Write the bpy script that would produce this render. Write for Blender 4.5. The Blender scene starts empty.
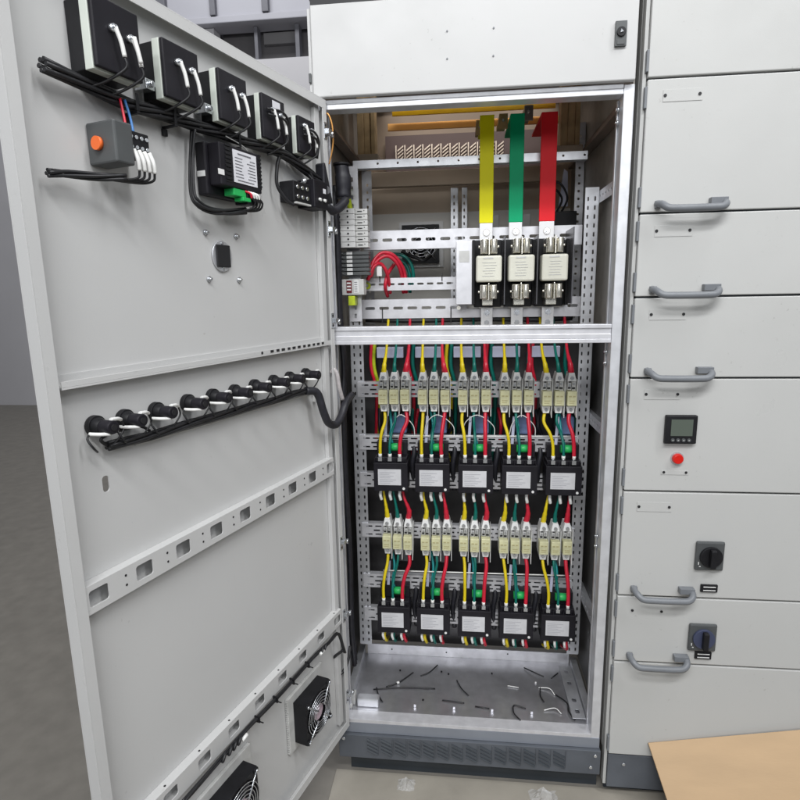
import bpy, bmesh, math, random
from mathutils import Matrix, Vector
random.seed(7)
S = bpy.context.scene
C = S.collection
PI = math.pi
# ------------------------------------------------------------------ materials
def mat(name, col, rough=.5, metal=0., var=.06, scale=8., bump=0., bscale=60., emis=None, trans=0., alpha=1., stretch=None, spec=None, coat=0.):
    m = bpy.data.materials.new(name); m.use_nodes = True
    nt = m.node_tree; b = nt.nodes['Principled BSDF']
    b.inputs['Roughness'].default_value = rough; b.inputs['Metallic'].default_value = metal
    b.inputs['Transmission Weight'].default_value = trans; b.inputs['Alpha'].default_value = alpha
    b.inputs['Coat Weight'].default_value = coat
    if spec is not None: b.inputs['Specular IOR Level'].default_value = spec
    tc = nt.nodes.new('ShaderNodeTexCoord'); mp = nt.nodes.new('ShaderNodeMapping')
    if stretch: mp.inputs['Scale'].default_value = stretch
    nt.links.new(tc.outputs['Object'], mp.inputs['Vector'])
    n = nt.nodes.new('ShaderNodeTexNoise'); n.inputs['Scale'].default_value = scale; n.inputs['Detail'].default_value = 5
    nt.links.new(mp.outputs[0], n.inputs['Vector'])
    r = nt.nodes.new('ShaderNodeValToRGB')
    r.color_ramp.elements[0].position = .3; r.color_ramp.elements[1].position = .7
    r.color_ramp.elements[0].color = [max(0, c*(1-var)) for c in col]+[1]
    r.color_ramp.elements[1].color = [min(1, c*(1+var)) for c in col]+[1]
    nt.links.new(n.outputs['Fac'], r.inputs['Fac']); nt.links.new(r.outputs['Color'], b.inputs['Base Color'])
    if bump:
        n2 = nt.nodes.new('ShaderNodeTexNoise'); n2.inputs['Scale'].default_value = bscale; n2.inputs['Detail'].default_value = 3
        nt.links.new(mp.outputs[0], n2.inputs['Vector'])
        bp = nt.nodes.new('ShaderNodeBump'); bp.inputs['Strength'].default_value = bump; bp.inputs['Distance'].default_value = .002
        nt.links.new(n2.outputs['Fac'], bp.inputs['Height']); nt.links.new(bp.outputs[0], b.inputs['Normal'])
    if emis:
        b.inputs['Emission Color'].default_value = list(emis[0])+[1]; b.inputs['Emission Strength'].default_value = emis[1]
    return m
def galv(name, col, rough=.38, metal=.75):
    m = mat(name, col, rough, metal, var=.1, scale=30)
    nt = m.node_tree; b = nt.nodes['Principled BSDF']
    v = nt.nodes.new('ShaderNodeTexNoise'); v.inputs['Scale'].default_value = 9; v.inputs['Detail'].default_value = 6
    mr = nt.nodes.new('ShaderNodeMapRange'); mr.inputs['To Min'].default_value = rough-.1; mr.inputs['To Max'].default_value = rough+.14
    tc = nt.nodes['Texture Coordinate']; nt.links.new(tc.outputs['Object'], v.inputs['Vector'])
    nt.links.new(v.outputs['Fac'], mr.inputs['Value']); nt.links.new(mr.outputs[0], b.inputs['Roughness'])
    return m
PAINT = mat('light grey powder coat', (.535, .535, .53), .38, var=.02, scale=3, bump=.12, bscale=900)
PAINTD = mat('door powder coat lit tone', (.57, .57, .565), .36, var=.03, scale=3, bump=.12, bscale=900)  # same paint as PAINT, lightened for the stronger light on the door
PAINT2 = mat('neighbour powder coat', (.51, .512, .50), .36, var=.025, scale=3, bump=.12, bscale=900)
def worn(m, amt):
    # handling marks: soft smudges in gloss, sparse small scuffs and dust specks in colour
    nt = m.node_tree; b = nt.nodes['Principled BSDF']; tc = nt.nodes['Texture Coordinate']
    n = nt.nodes.new('ShaderNodeTexNoise'); n.inputs['Scale'].default_value = 5.5; n.inputs['Detail'].default_value = 7; n.inputs['Roughness'].default_value = .65
    nt.links.new(tc.outputs['Object'], n.inputs['Vector'])
    mr = nt.nodes.new('ShaderNodeMapRange'); mr.inputs['From Min'].default_value = .3; mr.inputs['From Max'].default_value = .7
    mr.inputs['To Min'].default_value = .26; mr.inputs['To Max'].default_value = .52
    nt.links.new(n.outputs['Fac'], mr.inputs['Value']); nt.links.new(mr.outputs[0], b.inputs['Roughness'])
    sp = nt.nodes.new('ShaderNodeTexNoise'); sp.inputs['Scale'].default_value = 95; sp.inputs['Detail'].default_value = 2
    big = nt.nodes.new('ShaderNodeTexNoise'); big.inputs['Scale'].default_value = 6; big.inputs['Detail'].default_value = 4
    for q in (sp, big): nt.links.new(tc.outputs['Object'], q.inputs['Vector'])
    r1 = nt.nodes.new('ShaderNodeMapRange'); r1.inputs['From Min'].default_value = .68; r1.inputs['From Max'].default_value = .76
    r2 = nt.nodes.new('ShaderNodeMapRange'); r2.inputs['From Min'].default_value = .50; r2.inputs['From Max'].default_value = .72
    nt.links.new(sp.outputs['Fac'], r1.inputs['Value']); nt.links.new(big.outputs['Fac'], r2.inputs['Value'])
    mu = nt.nodes.new('ShaderNodeMath'); mu.operation = 'MULTIPLY'; nt.links.new(r1.outputs[0], mu.inputs[0]); nt.links.new(r2.outputs[0], mu.inputs[1])
    r3 = nt.nodes.new('ShaderNodeMath'); r3.operation = 'MULTIPLY_ADD'; r3.inputs[1].default_value = .10; nt.links.new(r2.outputs[0], r3.inputs[0]); nt.links.new(mu.outputs[0], r3.inputs[2])
    m2 = nt.nodes.new('ShaderNodeMath'); m2.operation = 'MULTIPLY'; m2.inputs[1].default_value = amt; nt.links.new(r3.outputs[0], m2.inputs[0])
    mx = nt.nodes.new('ShaderNodeMix'); mx.data_type = 'RGBA'; mx.inputs['B'].default_value = (.22, .21, .19, 1)
    src = b.inputs['Base Color'].links[0].from_socket
    nt.links.new(src, mx.inputs['A']); nt.links.new(m2.outputs[0], mx.inputs['Factor']); nt.links.new(mx.outputs['Result'], b.inputs['Base Color'])
for m_ in (PAINT, PAINTD, PAINT2): worn(m_, .45)
GALV = galv('galvanised steel', (.66, .67, .70), .38, .7)
GALVB = galv('bright galvanised steel', (.70, .71, .74), .40, .5)
GALVW = galv('white zinc rail', (.69, .69, .72), .4, .45)
GALVD = galv('aged galvanised steel', (.36, .34, .32), .36, .85)
TRAYM = galv('tray steel', (.58, .58, .61), .32, .8)
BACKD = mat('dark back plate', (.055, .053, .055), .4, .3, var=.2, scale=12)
WALLIN = galv('side panel steel', (.34, .32, .29), .45, .5)
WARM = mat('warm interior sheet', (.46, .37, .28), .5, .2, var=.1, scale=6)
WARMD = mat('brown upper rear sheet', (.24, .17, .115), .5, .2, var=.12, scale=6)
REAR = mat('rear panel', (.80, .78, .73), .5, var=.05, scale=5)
TAN = mat('tan insulator', (.48, .33, .17), .6, var=.3, scale=18)
AMBER = mat('amber heat shrink', (.95, .50, .01), .35, var=.12, scale=14)
COPPER = mat('copper bar', (.85, .42, .12), .4, .4, var=.1)
PLINTH = mat('plinth paint', (.095, .105, .122), .45, var=.15, scale=10, bump=.1)
SILLM = mat('blue grey sill paint', (.25, .27, .31), .4, .2, var=.08)
PLINTHD = mat('kick plate paint', (.035, .042, .05), .5, var=.15)
BLACK = mat('black plastic', (.011, .011, .013), .5, var=.3, scale=25, spec=.3)
BLACKP = mat('black moulded housing', (.012, .011, .015), .5, var=.25, scale=20, spec=.3)
RUBBER = mat('black cable', (.014, .014, .016), .45, var=.3, scale=40)
SLEEVE = mat('dark sleeve', (.018, .018, .024), .5, var=.3, scale=60)
DGREY = mat('dark grey housing', (.075, .08, .082), .5, var=.12, scale=15)
HGREY = mat('grey handle plastic', (.17, .18, .195), .42, var=.08, scale=20)
WHITE = mat('white plastic', (.78, .78, .77), .4, var=.04)
TUBEW = mat('white ferrule tube', (.82, .82, .80), .45, var=.05)
GREYPL = mat('pale grey plastic', (.56, .56, .545), .4, var=.14, scale=30)
GASKET = mat('pale gasket', (.62, .66, .60), .5, var=.04)
CREAM = mat('cream fuse cover', (.60, .585, .36), .4, var=.12, scale=60)
FUSEC = mat('fuse ceramic', (.66, .65, .56), .4, var=.05, scale=20)
BRASSY = mat('plated contact', (.86, .83, .74), .26, .85, var=.12, scale=40)
CHROME = mat('zinc screw', (.66, .68, .71), .25, .88, var=.05)
YEL = mat('yellow heat shrink', (.86, .80, .005), .5, var=.05, scale=10, spec=.22, bump=.3, bscale=35)
GRN = mat('green heat shrink', (.0, .40, .17), .5, var=.08, scale=10, spec=.2, bump=.3, bscale=35)
RED = mat('red heat shrink', (.85, .02, .03), .5, var=.06, scale=10, spec=.2, bump=.3, bscale=35)
WY = mat('yellow wire', (.72, .56, .01), .38, var=.08, scale=30)
WG = mat('green wire', (.0, .15, .12), .38, var=.1, scale=30)
WR = mat('red wire', (.58, .015, .04), .36, var=.1, scale=30)
WGY = mat('green and yellow earth wire', (.45, .55, .02), .4, var=.4, scale=30)
WBL = mat('blue wire', (.05, .2, .5), .4, var=.1)
TINNED = mat('tinned bar', (.74, .74, .75), .4, .3, var=.06)
LABEL = mat('label paper', (.62, .62, .64), .5, var=.06, scale=30)
LABELW = mat('white label paper', (.72, .72, .76), .5, var=.05, scale=30)
INK = mat('printed ink', (.16, .16, .18), .6, var=.1)
GREENP = mat('green terminal plug', (.02, .42, .10), .4, var=.1)
BLUEP = mat('blue capacitor film', (.20, .27, .48), .3, var=.25, scale=30)
VIOL = mat('pale violet tag', (.50, .52, .66), .45, var=.08)
LCD = mat('grey lcd', (.10, .12, .10), .2, var=.05)
REDB = mat('red lens', (.55, .01, .005), .3, var=.05, emis=((1, .03, .02), .06))
DARKRED = mat('dark red display', (.14, .01, .015), .3, var=.1)
DIALB = mat('dark blue dial', (.05, .06, .11), .4, var=.05)
WALLSHADE = mat('dark side wall shade', (.05, .048, .046), .45, .1, var=.15)  # dark tone for the shaded lower side walls
TEAL = mat('teal wire', (.01, .26, .27), .4, var=.15)
BKGREY = mat('back block grey', (.22, .22, .23), .5, var=.15)
ORANGE = mat('orange button', (.85, .16, .03), .4, var=.05)
DARKHOLE = mat('dark slot', (.012, .012, .014), .6, var=.1)
CONC = mat('shop floor', (.22, .205, .18), .5, var=.10, scale=14, bump=.2, bscale=50)
SHEET = mat('floor protection sheet', (.33, .305, .26), .5, var=.1, scale=7, bump=.15)
WOOD = mat('light birch board', (.47, .32, .18), .6, var=.05, scale=5, stretch=(1, 5, 5), bump=.1)
BGWALL = mat('workshop wall', (.55, .54, .56), .7, var=.05, scale=1)
BGBEAM = mat('workshop beam paint', (.40, .40, .44), .6, var=.05, scale=1)
BGPOST = mat('workshop stud', (.14, .14, .16), .6, var=.1)
BGDARK = mat('dark recess', (.12, .115, .12), .7, var=.15, scale=.6)
BGMID = mat('recess back', (.21, .205, .21), .7, var=.1, scale=1)
FILM = mat('crumpled clear film', (.8, .8, .8), .18, var=.05, alpha=.32)
SPIRAL = mat('clear spiral wrap', (.62, .58, .58), .3, var=.2, scale=60, alpha=.6)
# ------------------------------------------------------------------ mesh builder
class MB:
    def __init__(s): s.bm = bmesh.new(); s.mats = []; s.cur = 0
    def m(s, material):
        if material not in s.mats: s.mats.append(material)
        s.cur = s.mats.index(material); return s
    def face(s, vs, smooth=False):
        try: f = s.bm.faces.new(vs)
        except ValueError: return
        f.material_index = s.cur; f.smooth = smooth
    def box(s, x0, x1, y0, y1, z0, z1):
        if x0 > x1: x0, x1 = x1, x0
        if y0 > y1: y0, y1 = y1, y0
        if z0 > z1: z0, z1 = z1, z0
        v = [s.bm.verts.new((x, y, z)) for x in (x0, x1) for y in (y0, y1) for z in (z0, z1)]
        for q in ((0,1,3,2),(4,6,7,5),(0,4,5,1),(2,3,7,6),(0,2,6,4),(1,5,7,3)): s.face([v[i] for i in q])
        return s
    def hexa(s, p):   # 8 points: bottom four, top four
        v = [s.bm.verts.new(q) for q in p]
        for q in ((3,2,1,0),(4,5,6,7),(0,1,5,4),(1,2,6,5),(2,3,7,6),(3,0,4,7)): s.face([v[i] for i in q])
        return s
    def cyl(s, p, d, r, n=14, r2=None, cap=True):
        p = Vector(p); d = Vector(d); r2 = r if r2 is None else r2
        a = d.normalized(); u = a.orthogonal().normalized(); w = a.cross(u)
        A = []; B = []
        for i in range(n):
            t = 2*PI*i/n; o = u*math.cos(t)+w*math.sin(t)
            A.append(s.bm.verts.new(p+o*r)); B.append(s.bm.verts.new(p+d+o*r2))
        for i in range(n): s.face([A[i], A[(i+1) % n], B[(i+1) % n], B[i]], True)
        if cap: s.face(A[::-1]); s.face(B)
        return s
    def tube(s, pts, r, n=8, sub=6, smooth=True):
        P = [Vector(p) for p in pts]
        if smooth and len(P) > 2:
            Q = [P[0]*2-P[1]]+P+[P[-1]*2-P[-2]]; out = []
            for i in range(1, len(Q)-2):
                a, b, c, d = Q[i-1:i+3]
                for k in range(sub):
                    t = k/sub
                    out.append(.5*((2*b)+(c-a)*t+(2*a-5*b+4*c-d)*t*t+(3*b-a-3*c+d)*t**3))
            out.append(P[-1]); P = out
        rings = []; u = None
        for i, p in enumerate(P):
            t = (P[min(i+1, len(P)-1)]-P[max(i-1, 0)])
            if t.length < 1e-9: t = Vector((0, 0, 1))
            t.normalize()
            u = t.orthogonal().normalized() if u is None else (u-t*u.dot(t))
            if u.length < 1e-6: u = t.orthogonal()
            u.normalize(); w = t.cross(u)
            rr = r[min(i*len(r)//len(P), len(r)-1)] if isinstance(r, (list, tuple)) else r
            rings.append([s.bm.verts.new(p+(u*math.cos(2*PI*k/n)+w*math.sin(2*PI*k/n))*rr) for k in range(n)])
        for a, b in zip(rings, rings[1:]):
            for k in range(n): s.face([a[k], a[(k+1) % n], b[(k+1) % n], b[k]], True)
        s.face(rings[0][::-1]); s.face(rings[-1]); return s
    def plate(s, a0, a1, b0, b1, holes, fn, th, r=0.):
        """perforated sheet in (a,b); fn(a,b,t)->xyz; holes=(a0,a1,b0,b1); real holes with inner walls"""
        xs = sorted({round(v, 5) for v in [a0, a1]+[h[0] for h in holes]+[h[1] for h in holes]})
        zs = sorted({round(v, 5) for v in [b0, b1]+[h[2] for h in holes]+[h[3] for h in holes]})
        xs = [x for x in xs if a0-1e-6 <= x <= a1+1e-6]; zs = [z for z in zs if b0-1e-6 <= z <= b1+1e-6]
        hs = {(round(h[0], 5), round(h[2], 5)): h for h in holes}
        V = {}
        def v(a, b, t):
            k = (round(a, 6), round(b, 6), t)
            if k not in V: V[k] = s.bm.verts.new(fn(a, b, t*th))
            return V[k]
        def wall(p, q): s.face([v(*p, 0), v(*q, 0), v(*q, 1), v(*p, 1)])
        for i in range(len(xs)-1):
            for j in range(len(zs)-1):
                x0, x1, z0, z1 = xs[i], xs[i+1], zs[j], zs[j+1]
                cx, cz = (x0+x1)/2, (z0+z1)/2
                ins = any(h[0]-1e-6 <= cx <= h[1]+1e-6 and h[2]-1e-6 <= cz <= h[3]+1e-6 for h in holes)
                if not ins:
                    c = [(x0, z0), (x1, z0), (x1, z1), (x0, z1)]
                    s.face([v(*p, 0) for p in c]); s.face([v(*p, 1) for p in c[::-1]])
                    continue
                if (x0, z0) in hs:
                    c = [(x0, z0), (x1, z0), (x1, z1), (x0, z1)]
                    rr = max(min(r, (x1-x0)*.45, (z1-z0)*.45), .0002); e = .0002
                    cc = [(x0+rr+e, z0+rr+e, PI), (x1-rr-e, z0+rr+e, 1.5*PI), (x1-rr-e, z1-rr-e, 0), (x0+rr+e, z1-rr-e, .5*PI)]
                    n = 4
                    ring = [[(a+rr*math.cos(t0+k*PI/2/n), b+rr*math.sin(t0+k*PI/2/n)) for k in range(n+1)] for a, b, t0 in cc]
                    for q in range(4):
                        nq = (q+1) % 4
                        for k in range(n):
                            for t in (0, 1): s.face([v(*c[q], t), v(*ring[q][k], t), v(*ring[q][k+1], t)][::1 if t else -1])
                            wall(ring[q][k], ring[q][k+1])
                        for t in (0, 1): s.face([v(*c[q], t), v(*ring[q][n], t), v(*ring[nq][0], t), v(*c[nq], t)][::1 if t else -1])
                        wall(ring[q][n], ring[nq][0])
        for i in range(len(xs)-1):
            wall((xs[i], b0), (xs[i+1], b0)); wall((xs[i], b1), (xs[i+1], b1))
        for j in range(len(zs)-1):
            wall((a0, zs[j]), (a0, zs[j+1])); wall((a1, zs[j]), (a1, zs[j+1]))
        return s
    def build(s, name, parent=None, loc=None, bevel=0., frame=None):
        bm = s.bm
        if parent is not None: off = Vector(parent['_o'])
        else: off = Vector(loc if loc is not None else (0, 0, 0))
        bmesh.ops.translate(bm, verts=bm.verts, vec=-off)
        bmesh.ops.recalc_face_normals(bm, faces=bm.faces)
        me = bpy.data.meshes.new(name); bm.to_mesh(me); bm.free()
        for m in s.mats: me.materials.append(m)
        o = bpy.data.objects.new(name, me); C.objects.link(o)
        if parent is not None: o.parent = parent; o['_o'] = list(off)
        else:
            o['_o'] = list(off)
            o.matrix_world = (frame or Matrix.Identity(4)) @ Matrix.Translation(off)
        if bevel:
            b = o.modifiers.new('bevel', 'BEVEL'); b.width = bevel; b.segments = 2; b.limit_method = 'ANGLE'; b.angle_limit = math.radians(50)
            b.harden_normals = False
        return o
def tag(o, label, cat, group=None):
    o['label'] = label; o['category'] = cat
    if group: o['group'] = group
    return o
def thing(name, label, cat, loc=(0, 0, 0), group=None, frame=None):
    o = bpy.data.objects.new(name, None); C.objects.link(o); o.empty_display_size = .02
    o['_o'] = list(loc); o.matrix_world = (frame or Matrix.Identity(4)) @ Matrix.Translation(Vector(loc))
    return tag(o, label, cat, group)
def struct(name, mb):
    o = mb.build(name); o['kind'] = 'structure'; return o
def dup(root, delta, label, mats=None):
    """copy a thing and its parts (and sub-parts), moved by delta in its own frame"""
    r = root.copy(); C.objects.link(r)
    r.matrix_world = Matrix.Translation(Vector(delta)) @ root.matrix_world
    r['label'] = label
    for ch in list(root.children):
        c = ch.copy(); C.objects.link(c); c.parent = r
        for g in list(ch.children):
            d = g.copy(); C.objects.link(d); d.parent = c
    return r
# door frame: local x runs from the hinge to the free edge, local y is out of the inner face, z up
PHI = math.radians(17.5)
DOOR = Matrix.Translation((-.012, -.008, 0)) @ Matrix(((-math.sin(PHI), math.cos(PHI), 0, 0), (-math.cos(PHI), -math.sin(PHI), 0, 0), (0, 0, 1, 0), (0, 0, 0, 1)))
def dw(s, n, z): return DOOR @ Vector((s, n, z))
# ------------------------------------------------------------------ the setting
FZ = -.2
struct('floor', MB().m(CONC).box(-9, 9, -6, 9, FZ-.05, FZ))
tag(MB().m(SHEET).box(-.045, 1.9, -.62, .012, FZ+.0005, FZ+.004).build('floor_sheet', loc=(0, 0, FZ)), 'thin pale protective sheet lying on the floor along the cabinet foot', 'floor sheet')
BY = 6.
w = MB().m(BGWALL)
w.box(-9, 9, BY+.5, BY+.7, FZ, 7.5)                                   # far wall
w.box(-9, -2.75, BY, BY+.2, 4.2452, 4.632)
w.box(-9, 2.5, BY, BY+.2, FZ, 4.245)
struct('wall', w)
struct('ceiling', MB().m(BGWALL).box(-9, 9, -6, 9, 7.5, 7.6))
b = MB().m(BGBEAM).box(-9, 2.5, BY-.12, BY+.2, 4.636, 4.715).box(-9, 2.5, BY-.06, BY+.1, 4.716, 6.2)
tag(b.build('steel_beam', loc=(0, BY, 4.6), bevel=.01), 'long pale grey lintel beam with clad wall above it, behind the open door', 'beam')
b = MB().m(BGDARK).box(-2.75, 2.5, BY+.3, BY+.42, 4.2, 4.7)
tag(b.build('window_opening', loc=(-2, BY, 4.2)), 'dark recessed opening under the workshop beam', 'opening')
b = MB().m(BGMID).box(-2.18, -1.72, BY+.22, BY+.29, 4.50, 4.632)
tag(b.build('panel_board', loc=(-2, BY, 4.5)), 'grey board in the dark opening between two posts', 'board')
posts = [(-3.41, -3.30, 4.72, 5.3, 'dark stud above the beam, farthest left of the studs'), (-2.73, -2.66, 4.72, 5.3, 'dark stud above the beam, middle of the studs'),
         (-2.07, -1.99, 4.72, 5.3, 'dark stud above the beam, nearest the cabinet top door'), (-2.24, -2.195, 4.2, 4.634, 'dark post in the recessed opening, the left one'),
         (-1.715, -1.66, 4.2, 4.634, 'dark post in the recessed opening, beside the cabinet corner')]
for x0, x1, z0, z1, l in posts:
    tag(MB().m(BGPOST).box(x0, x1, BY-.14 if z0 > 4.5 else BY+.02, BY-.07 if z0 > 4.5 else BY+.15, z0, z1).build('steel_post', loc=(x0, BY, z0), bevel=.006), l, 'post', 'posts of the workshop wall')
# ------------------------------------------------------------------ main cabinet
cab = thing('switchgear_cabinet', 'open light grey switchgear cabinet with its front door swung out to the left', 'cabinet', (0, 0, FZ))
W, ZT = .74, 1.771
YB = .80
# posts
for x0, x1 in ((-.026, 0), (W, .7655)):
    p = MB().m(GALVB).box(x0, x1, 0, .045, -.045, 1.793)
    ix = x1 if x0 < 0 else x0
    sgn = 1 if x0 < 0 else -1
    p.m(GALV).box(ix+sgn*.0003, ix+sgn*.004, .040, .052, 0.0, 1.77)
    p.build('corner_post', cab, bevel=.002)
h = MB().m(GALVB).box(.0005, W-.0005, -.001, .04, ZT, 1.7835).box(.0005, W-.0005, -.0005, .04, 1.7837, 1.795)
h.build('header_beam', cab, bevel=.0015)
m = MB().m(GALVW)
m.box(.0006, W-.0006, .003, .05, 1.1715, 1.219)
m.box(.0006, W-.0006, -.001, .0029, 1.1715, 1.182).box(.0006, W-.0006, -.001, .0029, 1.2095, 1.2195).box(.0006, W-.0006, .0005, .0029, 1.1825, 1.195)
m.build('middle_beam', cab, bevel=.001)
MB().m(GALVW).box(-.0, W, -.001, .04, -.010, .0015).m(SILLM).box(-.02, .7654, -.0015, .03, -.044, -.0105).box(.0, W, .004, .03, -.010, -.011).build('sill', cab, bevel=.0015)
# plinth with embossed louvres
pl = MB().m(PLINTH).box(-.028, .768, -.012, .02, -.126, -.0455)
pv = MB().m(PLINTHD)
for k in range(14):
    x = .062+k*.0437
    for j in range(4):
        z0 = -.053-j*.0125
        xa, xb = x, x+.034
        z1 = z0-.017
        pv.hexa([(xa, -.0165, z0-.004), (xb, -.0165, z1-.004), (xb, -.011, z1-.004), (xa, -.011, z0-.004), (xa, -.0135, z0), (xb, -.0135, z1), (xb, -.011, z1), (xa, -.011, z0)])
    pl.box(x+.0355, x+.0385, -.0155, -.0118, -.108, -.050)
plo = pl.build('plinth', cab, bevel=.0015)
pvo = pv.m(PLINTH).build('louvre', plo)
k = MB().m(CHROME)
for x, z in ((-.012, -.058), (.752, -.06), (.74, -.1)): k.cyl((x, -.012, z), (0, -.004, 0), .005, 6)
k.build('bolt', plo)
MB().m(PLINTHD).box(.0, .77, .028, .06, FZ, -.1265).build('kick_plate', cab)
# shell
MB().m(WALLIN).box(-.03, -.0265, .02, YB, -.04, 2.03).build('side_panel', cab)
MB().m(WALLIN).box(.7662, .7695, .02, YB, -.04, 2.03).build('side_panel', cab)
for xa, xb in ((-.0262, -.0235), (.7632, .7660)): MB().m(WALLSHADE).box(xa, xb, .056, .366, .035, 1.17).build('side_shade', cab)  # added dark sheets: shade of the lower side walls put into colour
MB().m(GALVD).plate(-.03, .7695, -.0, YB, [(.05, .69, .30, .72)], lambda a, b, t: (a, b, 2.032+t), .02, .01).build('roof', cab)  # opening added so light reaches the rear top
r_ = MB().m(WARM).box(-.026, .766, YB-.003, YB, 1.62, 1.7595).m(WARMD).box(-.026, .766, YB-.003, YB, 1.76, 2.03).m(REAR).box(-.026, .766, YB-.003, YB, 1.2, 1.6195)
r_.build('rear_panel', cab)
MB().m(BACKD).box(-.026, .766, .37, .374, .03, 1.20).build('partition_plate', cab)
MB().m(GALVD).box(-.026, .766, .374, YB-.004, 1.196, 1.2).build('partition_shelf', cab)
# rear warm beam + punched vent
MB().m(WARM).box(.0, .74, .70, .73, 1.705, 1.76).build('rear_rail', cab, bevel=.002)
v = MB().m(mat('vent slat metal', (.72, .60, .48), .4, .3))
for k in range(12):
    x = .1+k*.0342
    v.box(x, x+.004, .745, .752, 1.80, 1.862)
    for j in range(4):
        z0 = 1.802+j*.0125
        v.hexa([(x+.008, .745, z0), (x+.03, .745, z0+.017), (x+.03, .752, z0+.017), (x+.008, .752, z0), (x+.008, .745, z0+.005), (x+.03, .745, z0+.022), (x+.03, .752, z0+.022), (x+.008, .752, z0+.005)])
v.build('vent_grille', cab)
MB().m(mat('vent backing', (.10, .06, .05), .6)).box(.06, .70, .76, .765, 1.77, 1.90).build('vent_backing', cab)
# crossbar
cbm = MB().m(GALV).plate(.016, .722, 1.690, 1.7135, [(x, x+.007, 1.699, 1.706) for x in [.09+i*.062 for i in range(11)]], lambda a, b, t: (a, .30+t, b), .002, .003)
cbm.box(.016, .722, .302, .33, 1.7115, 1.7134).box(.016, .722, .302, .33, 1.6902, 1.692)
cbm.build('cross_bar', cab)
# uprights
def upright(x0, x1, y, z0, z1, cols, side):
    hs = []
    n = int((z1-z0-.02)/.025)
    for c, wd, hh in cols:
        for k in range(n):
            a = z0+.012+k*.025
            hs.append((c-wd/2, c+wd/2, a, a+hh))
    m = MB().m(GALV).plate(x0, x1, z0, z1, hs, lambda a, b, t: (a, y+t, b), .002, .002)
    # side flange running back
    m.plate(y+.003, y+.035, z0, z1, [(y+.014, y+.023, z0+.012+k*.025, z0+.024+k*.025) for k in range(n)], lambda a, b, t: (side+t, a, b), .0018, .002)
    return m.build('upright', cab)
upright(.708, .745, .24, .10, 1.60, [(.7165, .005, .012), (.736, .0055, .013)], .7455)
upright(.002, .042, .24, .10, 1.62, [(.012, .0055, .012), (.032, .006, .012)], .0)
upright(.735, .762, .55, .10, 1.86, [(.748, .008, .008)], .7625)
upright(-.004, .03, .58, 1.2, 1.74, [(.014, .007, .01)], -.006)
upright(.31, .335, .74, 1.2, 1.70, [(.3225, .006, .012)], .3355)
upright(.352, .37, .74, 1.2, 1.70, [(.361, .006, .012)], .3705)
# depth brackets along side walls
for z in (1.556, .90, .30):
    m = MB().m(GALVB if z > 1.5 else GALV).plate(.05, .30, z, z+.034, [(y, y+.012, z+.013, z+.021) for y in [.075+i*.03 for i in range(7)]], lambda a, b, t: (.748+t, a, b), .002, .003)
    m.box(.7505, .765, .05, .30, z+.0325, z+.034)
    m.m(CHROME)
    for dz in (.006, .028): m.cyl((.748, .058, z+dz), (-.006, 0, 0), .0055, 8)
    m.build('depth_bracket', cab)
for z in (1.745, 1.715, 1.145, 1.115, .62, .59):
    MB().m(CHROME).cyl((.738, .03, z), (-.005, 0, 0), .0055, 10).cyl((.733, .03, z), (-.003, 0, 0), .0035, 10).build('bolt', cab)
# top depth rails
for x0, x1, zt in ((-.02, .012, 1.77), (.735, .7655, 1.77)):
    MB().m(mat('brown rail', (.22, .17, .14), .45, .4)).box(x0, x1, .053, .7, 1.742, 1.752).box(x0 if x0 < 0 else x1-.004, x0+.004 if x0 < 0 else x1, .053, .7, 1.7522, 1.79).build('depth_rail', cab, bevel=.001)
# tray
t = MB().m(TRAYM).box(.002, .738, .041, .33, -.006, .001)
t.build('floor_tray', cab)
MB().m(GALVW).box(.01, .735, .331, .336, -.004, .040).m(DARKHOLE).cyl((.10, .331, .022), (0, -.001, 0), .003, 8).cyl((.30, .331, .02), (0, -.001, 0), .003, 8).cyl((.52, .331, .026), (0, -.001, 0), .003, 8).build('tray_lip', cab, bevel=.001)
MB().m(GALV).box(-.02, .0015, .046, .34, -.006, .03).build('tray_side', cab, bevel=.001)
MB().m(GALV).box(.7385, .76, .046, .34, -.006, .02).build('tray_side', cab, bevel=.001)
MB().m(GALV).box(.02, .090, .053, .083, .0015, .030).build('foot_bracket', cab, bevel=.004)
MB().m(GREYPL).box(-.012, .014, .06, .085, .0015, .04).cyl((0, .05, .012), (0, -.012, 0), .008, 10).build('corner_clip', cab, bevel=.003)
MB().m(GALV).plate(.695, .735, .05, .30, [(.708, .722, y, y+.018) for y in (.07, .12, .2, .26)], lambda a, b, t: (a, b, .010+t), .002, .004).build('tray_bracket', cab)
for x in (.206, .331, .451, .574): MB().m(TRAYM).box(x-.004, x+.004, .066, .068, .0012, .012).build('tray_glint', cab, bevel=.001)  # small upright slips added in place of blurred reflections in the tray
# top door
td = MB().m(PAINT).box(-.022, .760, -.020, -.002, 1.7955, 2.006).build('top_door', cab, bevel=.003)
l = MB().m(DGREY).box(.707, .733, -.027, -.0205, 1.868, 1.922).m(BLACK).cyl((.720, -.027, 1.898), (0, -.004, 0), .0105, 18).m(DGREY).box(.711, .729, -.0285, -.027, 1.871, 1.882)
lk = l.build('lock', td, bevel=.002)
MB().m(CHROME).cyl((.720, -.0312, 1.898), (0, -.002, 0), .0045, 3).build('key_slot', lk)
for x in (.315, .426):
    for z in (1.866, 1.927): MB().m(HGREY).cyl((x, -.0201, z), (0, -.0015, 0), .0022, 8).build('rivet', td)
MB().m(DARKHOLE).box(-.024, .7655, -.004, .03, 2.0065, 2.031).build('roof_gasket', cab)
MB().m(PAINT).box(-.030, -.0225, -.016, -.004, 1.80, 2.0).m(DGREY).box(-.0305, -.024, -.022, -.0165, 1.83, 1.852).build('top_door_hinge', cab, bevel=.001)
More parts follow.
